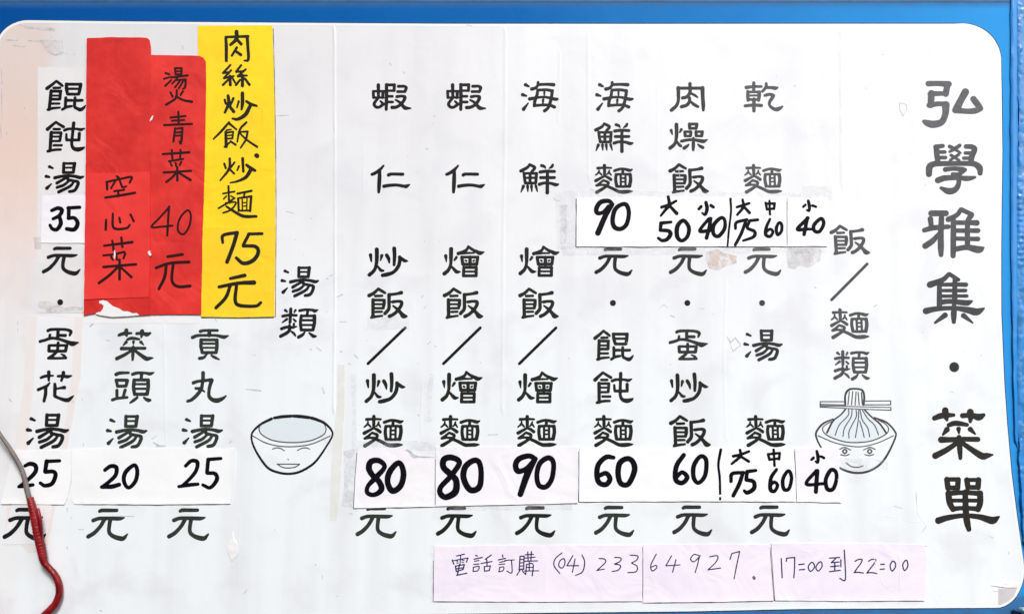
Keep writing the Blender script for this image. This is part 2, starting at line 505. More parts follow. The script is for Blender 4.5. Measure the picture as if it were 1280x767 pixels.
def ink_polys(strokes, res=2.5, maxrun=8, wscale=1.0, rough=0.0, soft=0.25, grow=0.0):
    """strokes in photo px -> list of polygons (photo px) covering the union of the strokes"""
    allp = np.array([p for s in strokes for p in s])
    pad = allp[:, 2].max() / 2 + 1.5
    x0, y0 = allp[:, 0].min() - pad, allp[:, 1].min() - pad
    x1, y1 = allp[:, 0].max() + pad, allp[:, 1].max() + pad
    nx, ny = int((x1 - x0) * res) + 2, int((y1 - y0) * res) + 2
    gx = x0 + np.arange(nx) / res
    gy = y0 + np.arange(ny) / res
    Dm = np.full((ny, nx), 9.0 + grow)
    for s in strokes:
        segs = list(zip(s[:-1], s[1:])) if len(s) > 1 else [(s[0], s[0])]
        for a, b in segs:
            r = max(a[2], b[2]) / 2 * wscale + 1.6
            i0 = max(0, int((min(a[0], b[0]) - r - x0) * res)); i1 = min(nx, int((max(a[0], b[0]) + r - x0) * res) + 2)
            j0 = max(0, int((min(a[1], b[1]) - r - y0) * res)); j1 = min(ny, int((max(a[1], b[1]) + r - y0) * res) + 2)
            X, Yy = np.meshgrid(gx[i0:i1], gy[j0:j1])
            dx, dy = b[0] - a[0], b[1] - a[1]
            L2 = dx * dx + dy * dy + 1e-9
            t = np.clip(((X - a[0]) * dx + (Yy - a[1]) * dy) / L2, 0, 1)
            d = np.hypot(X - a[0] - t * dx, Yy - a[1] - t * dy) - (a[2] + (b[2] - a[2]) * t) / 2 * wscale
            sub = Dm[j0:j1, i0:i1]
            Dm[j0:j1, i0:i1] = np.minimum(sub, d)
    if rough:
        R = np.random.RandomState(int(abs(x0 * 7 + y0)) % 10000).randn(ny, nx)
        for _ in range(2):
            R = (R + np.roll(R, 1, 0) + np.roll(R, -1, 0) + np.roll(R, 1, 1) + np.roll(R, -1, 1)) / 5
        Dm = Dm + R * rough
    if soft:
        Dm = Dm * (1 - soft) + soft * (np.roll(Dm, 1, 0) + np.roll(Dm, -1, 0) + np.roll(Dm, 1, 1) + np.roll(Dm, -1, 1)) / 4
    Dm = Dm - grow
    inside = Dm < 0
    polys = []
    for j in range(ny - 1):
        run = None
        a = inside[j]; b = inside[j + 1]
        s = a[:-1].astype(int) + a[1:] + b[:-1] + b[1:]
        idx = np.nonzero(s)[0]
        for i in idx:
            if s[i] == 4:
                if run is None: run = [i, i]
                elif run[1] == i - 1 and i - run[0] < maxrun: run[1] = i
                else:
                    polys.append([(gx[run[0]], gy[j]), (gx[run[1] + 1], gy[j]), (gx[run[1] + 1], gy[j + 1]), (gx[run[0]], gy[j + 1])])
                    run = [i, i]
                continue
            if run is not None:
                polys.append([(gx[run[0]], gy[j]), (gx[run[1] + 1], gy[j]), (gx[run[1] + 1], gy[j + 1]), (gx[run[0]], gy[j + 1])])
                run = None
            c = [(gx[i], gy[j], Dm[j, i]), (gx[i + 1], gy[j], Dm[j, i + 1]), (gx[i + 1], gy[j + 1], Dm[j + 1, i + 1]), (gx[i], gy[j + 1], Dm[j + 1, i])]
            out = []
            for k in range(4):
                p, q = c[k], c[(k + 1) % 4]
                if p[2] < 0: out.append((p[0], p[1]))
                if (p[2] < 0) != (q[2] < 0):
                    t = p[2] / (p[2] - q[2])
                    out.append((p[0] + (q[0] - p[0]) * t, p[1] + (q[1] - p[1]) * t))
            if len(out) >= 3: polys.append(out)
        if run is not None:
            polys.append([(gx[run[0]], gy[j]), (gx[run[1] + 1], gy[j]), (gx[run[1] + 1], gy[j + 1]), (gx[run[0]], gy[j + 1])])
    return polys

def ink_object(name, polys, yfun, mat, parent, lift=0.00018):
    """flat ink lying on a surface whose depth is yfun(px, py)"""
    V, Fc, idx = [], [], {}
    for pl in polys:
        f = []
        for p in pl:
            key = (round(p[0], 3), round(p[1], 3))
            if key not in idx:
                Y = yfun(p[0], p[1]) - lift
                X, Z = P(p[0], p[1], Y)
                idx[key] = len(V)
                V.append((float(X), Y, float(Z)))
            if not f or f[-1] != idx[key]: f.append(idx[key])
        if len(f) > 2 and f[0] == f[-1]: f.pop()
        if len(f) >= 3: Fc.append(f)
    a = np.array(V)
    c = (a.min(0) + a.max(0)) / 2
    me = bpy.data.meshes.new(name)
    me.from_pydata([tuple(v) for v in (a - c)], [], Fc)
    return link(name, me, mat, parent, tuple(c))

def flat_poly(name, pts, yfun, mat, parent, lift=0.0001):
    polys = []
    vo, eo, fo, *_ = delaunay_2d_cdt([Vector(p) for p in pts], [(i, (i + 1) % len(pts)) for i in range(len(pts))], [list(range(len(pts)))], 1, 1e-4)
    polys = [[(vo[i].x, vo[i].y) for i in f] for f in fo]
    return ink_object(name, polys, yfun, mat, parent, lift)

# ------------------------------------------------------------------ print glyphs, traced as strokes  (scale x, scale y, origin x, origin y, strokes)
A, B_ = 15.333, 9.589
G = {
'hong': (B_, 1145, 90, "140,140,55 250,138,52 385,145,62;370,150,65 350,262,62;165,262,55 300,258,45 360,260,48;178,258,70 170,395,66;152,398,55 250,382,48 360,385,50;350,395,80 345,500,66 300,600,66 200,627,76 130,612,64 88,592,34;585,240,76 530,340,72 480,440,80;462,458,60 600,470,54 700,465,60 765,438,56;682,325,64 740,400,64 768,435,50"),
'xue': (B_, 1145, 170, "235,130,48 320,118,40;243,140,55 250,230,55 264,330,48;260,190,36 345,192,34;268,258,36 352,258,36;600,125,46 670,130,50 702,160,56 670,240,58 655,330,52;590,203,34 665,203,36;572,265,34 650,265,34;402,125,36 460,155,32 535,203,16;522,113,36 460,155,36 402,188,22;418,228,28 515,290,26;510,222,30 408,290,24;155,455,62 162,370,68 215,335,58 330,330,50 600,328,50 700,335,56 760,380,66 768,445,48;350,400,48 450,390,42 560,400,50;585,405,42 540,440,42 500,470,46;438,455,34 500,465,46;262,530,62 350,502,58 500,500,45 620,508,52 705,493,26;510,480,46 510,570,48 470,640,58 390,660,66 300,622,30"),
'ya': (B_, 1145, 250, "175,158,60 350,158,60;165,225,55 178,340,46;92,360,46 200,332,52 380,318,45;298,215,55 290,400,58 290,560,62 293,655,45;262,400,30 200,480,56 105,548,62;530,115,46 480,180,46 380,230,56;540,115,46 660,170,44;655,180,56 612,270,50 610,540,54;440,240,52 440,450,58 437,665,52;440,270,46 600,270,46 720,272,58;450,365,42 735,365,48;450,460,40 735,465,46;450,590,54 600,565,54 740,592,74 800,570,20"),
'ji': (B_, 1145, 330, "385,120,42 320,182,50 230,220,60 160,245,66;395,120,42 500,185,36;458,180,46 455,440,54;272,220,46 272,495,54;290,245,36 460,243,40 590,245,44;300,315,32 585,315,36;300,382,32 600,380,34;290,455,54 400,445,50 580,462,58 620,460,52 665,440,15;112,560,66 230,535,52 450,525,44 620,550,66 720,570,74 805,530,18;447,500,46 445,600,60 445,690,40;340,610,56 222,700,22;562,615,52 670,700,14"),
'cai': (B_, 1155, 500, "240,120,66 246,180,66 262,235,24;112,212,50 200,182,60 340,175,34;540,140,70 545,190,64 540,255,28;448,182,52 560,178,48 640,200,72 700,175,36;285,295,44 340,275,52 400,275,52 502,292,36;260,350,58 212,410,18;400,342,48 405,395,14;540,345,52 600,402,14;192,470,66 300,470,54 450,464,50 630,466,52;405,440,46 415,580,54 422,690,36;385,505,46 260,590,56 122,662,66;440,505,42 560,590,56 680,665,70 740,660,56 810,650,12"),
'dan_menu': (B_, 1160, 590, "L210,82,44 355,82,44;215,82,54 230,185,58;352,85,54 345,185,54;L230,182,48 345,182,48;L450,88,40 600,88,40;455,88,54 470,180,54;595,88,58 590,180,54;L470,177,48 590,177,48;230,250,52 420,240,46 600,250,52;235,250,64 250,360,62 290,440,55;615,250,62 615,360,62 590,440,58;L260,335,38 600,335,38;290,435,52 420,425,42 590,435,52;435,235,56 445,480,64 460,600,66 480,680,48;115,575,70 230,540,58 420,515,46 600,530,56 700,558,70 770,572,76 840,530,18"),
'qian': (A, 925, 95, "258,140,52 258,290,48;115,225,58 250,208,40 405,207,38;L142,305,46 142,380,48 150,470,52;L140,312,36 375,312,36;L365,315,55 365,390,55 352,470,52;L150,382,26 350,380,26;150,462,38 250,458,38 350,462,38;92,582,46 250,568,48 410,575,48;262,450,50 262,560,54 262,680,50;500,148,38 497,215,48 430,300,42;500,228,44 600,228,46 680,238,58 730,222,10;475,380,42 560,360,48 640,380,48 615,430,56 575,490,48 560,550,42 595,605,44 660,645,54 720,648,66 780,620,48 820,590,16"),
'rou': (A, 830, 95, "490,135,52 490,300,52 430,390,52 345,412,50;510,320,32 590,365,38 640,400,20;250,222,46 490,222,46 740,222,48;262,215,56 265,350,54 262,470,48 220,570,52 130,650,56;735,220,66 740,400,58 750,550,60 750,650,40;482,412,46 480,480,50 430,550,52 325,585,54;505,485,32 570,540,48 645,582,44"),
'zao': (A, 830, 145, "235,165,60 240,330,58 225,480,48 190,560,54 112,625,58;240,490,32 290,560,46 325,588,40;132,280,48 155,360,16;330,265,48 300,320,18;L490,155,48 495,240,46;L490,155,42 640,155,42;L638,160,50 622,240,46;L495,240,42 620,240,42;L395,305,36 522,305,36;L400,308,46 408,388,46;L520,310,46 512,388,44;L405,390,36 512,390,36;L612,305,36 752,305,36;L618,308,48 625,388,46;L742,310,52 733,388,46;L625,390,36 735,390,36;335,492,46 440,470,44 570,463,42 700,485,56 770,492,58 845,460,10;570,430,34 568,560,54 565,665,36;480,555,16 440,592,46 385,628,52;655,552,16 700,588,44 752,615,52"),
'fan': (A, 450, 355, "348,85,42 260,165,48 172,212,60;348,85,42 420,130,44 475,162,38;290,222,40 420,217,34;L245,295,52 245,600,52;L245,298,40 455,300,40;460,305,48 455,380,52 440,452,42;L260,378,28 450,378,28;L260,455,34 440,455,34;300,525,34 415,522,32;L212,635,38 300,615,38 420,600,30;L245,590,46 218,628,38;560,195,44 700,178,42 785,158,60;552,195,54 552,350,52 545,470,52 475,555,54;620,335,46 720,322,42 790,335,50 785,400,52 720,495,52 640,570,50 560,610,56;628,408,22 720,480,46 790,560,60 830,605,78 895,610,20"),
'mian': (A, 645, 510, "218,148,54 220,350,46;82,203,46 220,195,34 350,200,30;110,252,22 95,300,30 40,348,20;115,295,28 160,342,24;315,252,22 298,300,28 270,332,20;315,295,28 350,347,20;215,370,32 140,410,42 42,465,56;225,370,28 290,400,46 345,440,50;195,455,32 130,510,36 55,565,40;200,460,36 290,500,44 270,560,46 200,620,48 60,705,60;60,570,30 160,552,34 270,562,42;270,580,46 380,630,50 500,690,56 600,698,68 700,690,56 775,685,12;420,258,46 520,225,42 600,218,38 700,245,54 735,250,48 778,230,16;L590,220,44 585,320,44;450,335,46 442,450,50 462,580,52;450,335,44 600,328,34 730,335,44;735,335,54 742,450,56 718,580,58;462,585,42 600,588,42 718,580,46;L543,340,32 543,580,32;L640,340,32 640,580,32;L550,412,26 640,412,26;L550,488,22 640,488,22"),
'lei': (A, 1035, 430, "162,150,42 200,180,26;268,128,50 272,385,46;360,150,36 340,190,22;122,265,46 250,245,42 385,250,40;205,325,42 125,388,16;335,325,26 380,365,32;118,510,50 220,478,46 330,485,40 408,468,16;265,440,36 280,500,46 240,580,54 112,655,54;350,415,36 350,470,26;315,565,26 365,605,36 398,650,20;442,158,46 560,140,38 680,145,40 740,165,50 790,142,16;L600,150,46 592,235,40;480,258,46 475,400,46 500,530,48;L480,260,38 735,260,38;735,262,60 745,400,54 728,525,52;L490,345,34 720,345,34;L490,437,30 720,437,30;L500,535,44 728,535,44;572,578,20 530,630,48 462,672,56;660,592,22 720,640,46 755,658,50 800,655,16"),
'yuan': (A, 740, 300, "252,192,44 290,178,50 400,178,50 550,178,46;150,348,54 250,315,48 400,312,48 600,318,52 690,303,16;345,330,58 280,450,52 180,560,56 82,620,58;448,330,58 435,480,52 450,560,52 520,615,56 620,648,66 700,650,60 765,580,16"),
'tang': (A, 925, 405, "132,185,46 200,215,26;88,375,50 148,388,32;200,522,16 160,565,36 125,605,58;L402,118,46 412,300,46;L400,122,38 612,122,38;L608,122,54 600,298,48;L410,204,26 600,204,26;L412,300,42 600,300,42;258,402,54 380,375,46 500,362,42 640,375,46 740,398,54 800,380,24;500,390,32 420,435,42 308,505,52;525,470,36 440,545,46 318,590,46;500,400,46 520,440,46 620,462,42 700,480,46 712,530,52 680,620,50 640,658,52 562,672,46;622,490,36 560,570,46 358,680,50"),
'dan': (A, 830, 405, "245,135,50 300,115,46 440,110,42 600,118,42 685,155,52 670,225,32;L440,120,50 440,290,50;L460,225,42 585,228,50;290,215,36 280,280,36;112,342,46 210,315,46 320,280,44 440,290,42 560,325,46 680,368,62 740,385,78 850,362,10;460,370,44 460,520,44;L290,425,48 295,525,48;L290,418,38 630,418,38;L626,425,54 615,525,48;L295,528,44 615,528,44;455,530,44 400,590,46 312,655,46;L300,662,44 460,665,38 635,660,34;535,585,16 590,610,34 625,652,40"),
'chao': (A, 452, 303, "185,230,54 200,350,22;305,125,64 305,300,60 290,430,52 250,530,52 162,610,56;400,242,50 375,335,16;320,442,22 380,520,46 432,530,30;495,235,56 530,300,52 545,380,18;638,105,62 645,250,56 635,418,42;742,270,54 745,330,56 715,450,56 620,560,52 500,602,62 415,618,54;745,265,32 830,335,54 895,345,12"),
'hai': (A, 740, 95, "150,168,54 215,200,26;97,360,54 170,382,24;205,522,16 160,580,36 118,635,58;390,122,40 380,190,40 330,235,46 270,250,54;400,165,42 550,160,42 690,168,54;385,270,42 370,370,46 335,470,50 320,572,44;385,270,40 550,265,42 665,285,46;665,285,50 650,400,46 620,530,50 580,620,46 520,668,50;235,440,56 400,410,36 550,408,36 720,445,52 785,440,30;320,568,44 500,555,40 620,560,42 710,595,50;512,312,30 512,360,24;490,460,38 487,515,24"),
'xian': (A, 740, 147, "232,112,32 190,170,46 70,235,52;235,112,40 335,170,46 280,245,40;130,280,46 140,380,42 158,465,46;L130,280,36 375,280,38;370,285,46 358,460,46;L150,365,32 360,365,32;L248,280,42 248,465,44;L158,467,42 350,467,42;120,528,50 75,640,10;200,528,46 208,625,14;275,528,46 285,625,14;360,523,42 390,625,14;465,132,46 515,148,42 545,185,12;680,118,36 665,150,42 610,190,12;440,255,50 560,240,46 715,245,46;450,362,46 715,362,44;428,490,50 520,465,42 640,470,42 740,498,52 790,490,24;580,245,46 580,450,50 580,650,56"),
'hun': (A, 738, 407, "246,88,36 180,150,46 82,230,56;250,90,36 330,150,42 370,182,30;208,222,40 325,218,36;L162,275,48 152,640,48;L165,285,42 345,285,44;340,292,46 338,430,46;L175,370,28 340,370,28;L170,440,42 335,440,42;L180,525,34 335,525,32;L125,642,36 220,615,40 350,603,30;440,148,50 450,250,50 478,340,46;L440,150,44 710,150,44;706,152,56 700,250,50 685,340,46;L460,238,34 690,238,34;L480,342,44 685,342,44;447,412,44 450,520,46 450,590,42;L460,462,44 562,462,44;400,640,40 470,595,46 565,575,38;622,412,44 620,500,46 630,590,46 680,622,46 745,642,60 800,600,36 825,560,12;L640,465,44 758,462,44"),
'tun': (A, 738, 458, "240,112,40 180,165,46 92,250,60;245,112,36 320,160,42 395,205,46;212,250,40 325,250,38;L168,315,54 170,680,50;L170,320,38 355,320,40;358,325,42 345,480,42;L200,398,28 350,398,28;L200,485,34 345,485,34;237,570,38 385,570,34;130,688,44 250,660,40 370,655,36;585,128,54 580,300,46 575,450,46 580,560,46 620,630,54 700,652,72 780,635,54 825,605,12;420,270,46 500,245,42 650,245,36 730,260,50 795,235,16;L460,348,30 465,420,40 475,465,40;L475,465,44 710,465,44;L708,335,50 710,465,46"),
'hui': (A, 645, 300, "105,295,54 118,405,12;205,165,64 205,300,60 200,450,46 160,560,54 82,632,60;308,322,42 275,372,30;215,492,26 280,565,50 320,598,54 382,595,16;530,115,32 500,180,42 420,225,50 342,250,54;535,120,36 610,175,42 700,218,54 755,242,62 828,222,16;L400,252,30 510,240,30 640,240,22;L410,318,40 715,318,40;L410,320,48 430,452,48;L713,320,48 695,452,48;L430,452,44 695,452,44;L568,320,52 568,455,52;480,382,24 500,392,24;630,392,24 645,382,24;L450,515,40 690,515,40;L450,515,46 445,672,46;L688,515,46 685,672,46;L470,592,28 670,592,28;L445,672,42 685,672,42"),
'xia': (A, 460, 97, "202,142,54 205,380,44;L105,265,44 110,385,42;L105,262,34 310,262,34;L110,385,32 300,385,32;L290,265,44 285,385,44;195,400,40 122,500,46 150,560,46 210,572,42 280,530,46 310,505,36;245,455,28 290,500,40;360,135,48 360,300,54 358,480,50 355,612,46;L355,140,44 515,140,44;L512,140,48 508,250,44;L380,252,34 510,252,36;380,360,38 475,360,40;380,470,38 478,470,40;L590,168,46 700,165,40;700,165,40 742,195,46 715,270,44;575,270,42 710,270,38;L560,368,46 650,355,38;650,355,38 715,375,50 690,450,50 620,530,46 540,570,50 468,575,54;535,430,26 620,480,42 690,560,56 730,588,58 830,592,16"),
'ren': (A, 460, 197, "300,148,24 230,225,46 140,290,50 77,318,46;225,262,50 220,400,62 212,560,58 205,660,42;397,330,54 450,312,46 672,315,48;307,548,54 420,530,50 560,525,46 700,548,50 740,548,58 805,515,14"),
'gong': (A, 233, 405, "265,130,50 350,114,42 600,112,40;L440,120,62 440,210,58;112,250,54 200,215,50 330,208,42 560,210,42 700,238,58 745,238,56 815,212,12;L280,298,54 275,420,54 300,540,50;L280,297,44 590,297,44;L588,300,54 590,420,56 575,535,54;L290,370,32 580,370,32;L290,450,28 580,450,28;L300,545,48 570,545,48;388,582,26 330,640,46 252,658,54;482,602,28 540,635,46 632,678,20"),
'wan': (A, 230, 458, "380,110,58 378,230,56 365,330,50 340,430,56 260,540,56 160,630,50 82,658,46;192,305,54 280,275,46 400,262,46 540,245,54;548,255,62 510,370,54 492,480,50 500,570,56 560,628,64 650,645,78 750,610,54 825,555,16;237,410,40 320,415,46;340,420,40 405,475,20"),
'tou': (A, 136, 460, "150,132,54 220,107,48 380,102,36;L150,238,46 178,352,46;L150,238,44 350,240,48;360,247,50 335,342,46;L178,352,44 335,348,42;165,428,46 165,530,46;318,422,46 288,530,42;82,605,46 170,577,42 355,558,38;457,130,46 530,107,46 620,102,38 700,107,38 780,120,50 850,97,16;L625,110,54 615,215,44;485,235,50 475,370,54 492,497,50;L485,235,44 745,235,46;745,237,56 745,380,54 725,497,54;L500,312,32 725,312,32;L500,398,32 725,398,32;L492,500,50 725,500,50;542,562,38 480,610,44 412,660,24;665,562,22 720,600,52 780,610,42;745,620,44 750,622,44"),
'hua': (A, 40, 458, "320,85,60 320,248,36;165,195,40 240,167,46 320,158,42 410,155,20;612,95,60 600,170,46 570,252,40;505,165,42 600,160,42 690,175,56 770,155,20;335,302,26 280,360,46 190,400,46 112,433,50;260,378,54 255,520,56 225,660,46;440,322,46 445,400,58 440,500,54 445,560,54 520,598,46 620,632,60 700,638,68 770,590,40 812,555,12;480,415,26 580,395,42 628,390,62"),
}
# where each printed character stands on the board: (glyph, centre x, centre y, width, ink)
CHARS = [
 ('xia',489.6,121.3,50.1,0),('ren',488,223.8,50,0),('chao',485,327,50.7,0),('fan',484.4,378.7,51.2,6),
 ('xia',582.7,121.3,50.4,0),('ren',581.4,223.8,50.1,0),('hui',579.4,326.4,52.7,6),('fan',578.7,378.7,51.3,6),
 ('chao',481.4,484.3,51.2,6),('mian',478.8,538.5,51.6,6),('hui',576.9,483.5,52.6,6),('mian',574.8,538.5,51.2,6),
 ('hai',675.3,121,48.5,0),('xian',674,223.5,50,0),('hai',768.1,121,48.4,1),('xian',767.3,172.2,49.3,1),('mian',767,223.6,48.9,1),
 ('hui',673.7,326.4,51.6,1),('fan',673.1,378.7,50.9,6),('yuan',766.7,327.1,47.9,1),('hun',766.8,431.5,50.5,6),
 ('hui',671.8,483.8,51.7,6),('tun',766.8,484.2,50.5,6),('mian',670.8,538.3,50.9,6),('mian',766.7,538.3,50.7,6),
 ('rou',859,121.3,44.6,2),('zao',860,171.1,50,2),('fan',860.7,223,50.5,1),('qian',954,121.3,49.7,4),('mian',953.6,223.5,48.6,4),
 ('yuan',859.6,327.1,47.9,2),('yuan',952.8,327.1,47.5,4),('dan',860.4,430.7,49.5,2),('tang',953.8,431.3,49.4,2),
 ('chao',861,484,49.5,6),('fan',862.3,538.4,52,6),('mian',956.8,538.3,50.7,6),
 ('yuan',865,650.5,50.3,2),('yuan',962,650.5,50.4,2),('yuan',767.5,651,50.6,7),('yuan',669,651.5,50.8,6),('yuan',570.5,652,51.2,6),('yuan',470.3,652.5,51.5,7),
 ('tang',158.2,539.3,52.3,7),('tang',252.8,538.6,52.1,7),('yuan',134.7,655.2,52.4,7),('yuan',235.7,655,52.6,7),
 ('cai',168.8,430.5,48.4,7),('tou',165.8,484,53,7),('wan',258.7,483.2,50.7,7),('gong',262,430.3,48,7),
 ('tang',374.7,352,48.5,1),('lei',373.4,403.6,48.5,1),
 ('fan',1062.2,299.7,49.9,4),('mian',1062,404.3,49.3,4),('lei',1064.3,456.4,47,4),
]
TITLE = [('hong',5),('xue',4),('ya',4),('ji',3),('cai',8),('dan_menu',8)]
LEFT_UP = [('hun',82,119.7,52.4,0),('tun',81.7,171,50.7,0),('tang',80.4,222,49.8,0),('yuan',77.2,326.2,48.4,1)]
LEFT_LO = [('dan',73.4,429.3,50.8,1),('hua',69.7,482.6,47.3,1),('tang',59.2,538.4,54.4,1),('yuan',31.4,655,54.5,1)]
DOTS = [(766.2,378.5,7.6,1),(859.2,378.5,7.4,1),(952.6,378.5,7.4,3)]
SLASHES = [(506.5,409.5,460,454.2,0),(600.3,409.5,554.4,454.2,0),(695,409.5,649.2,454.2,0),(1084,329.8,1039.6,374.5,4)]

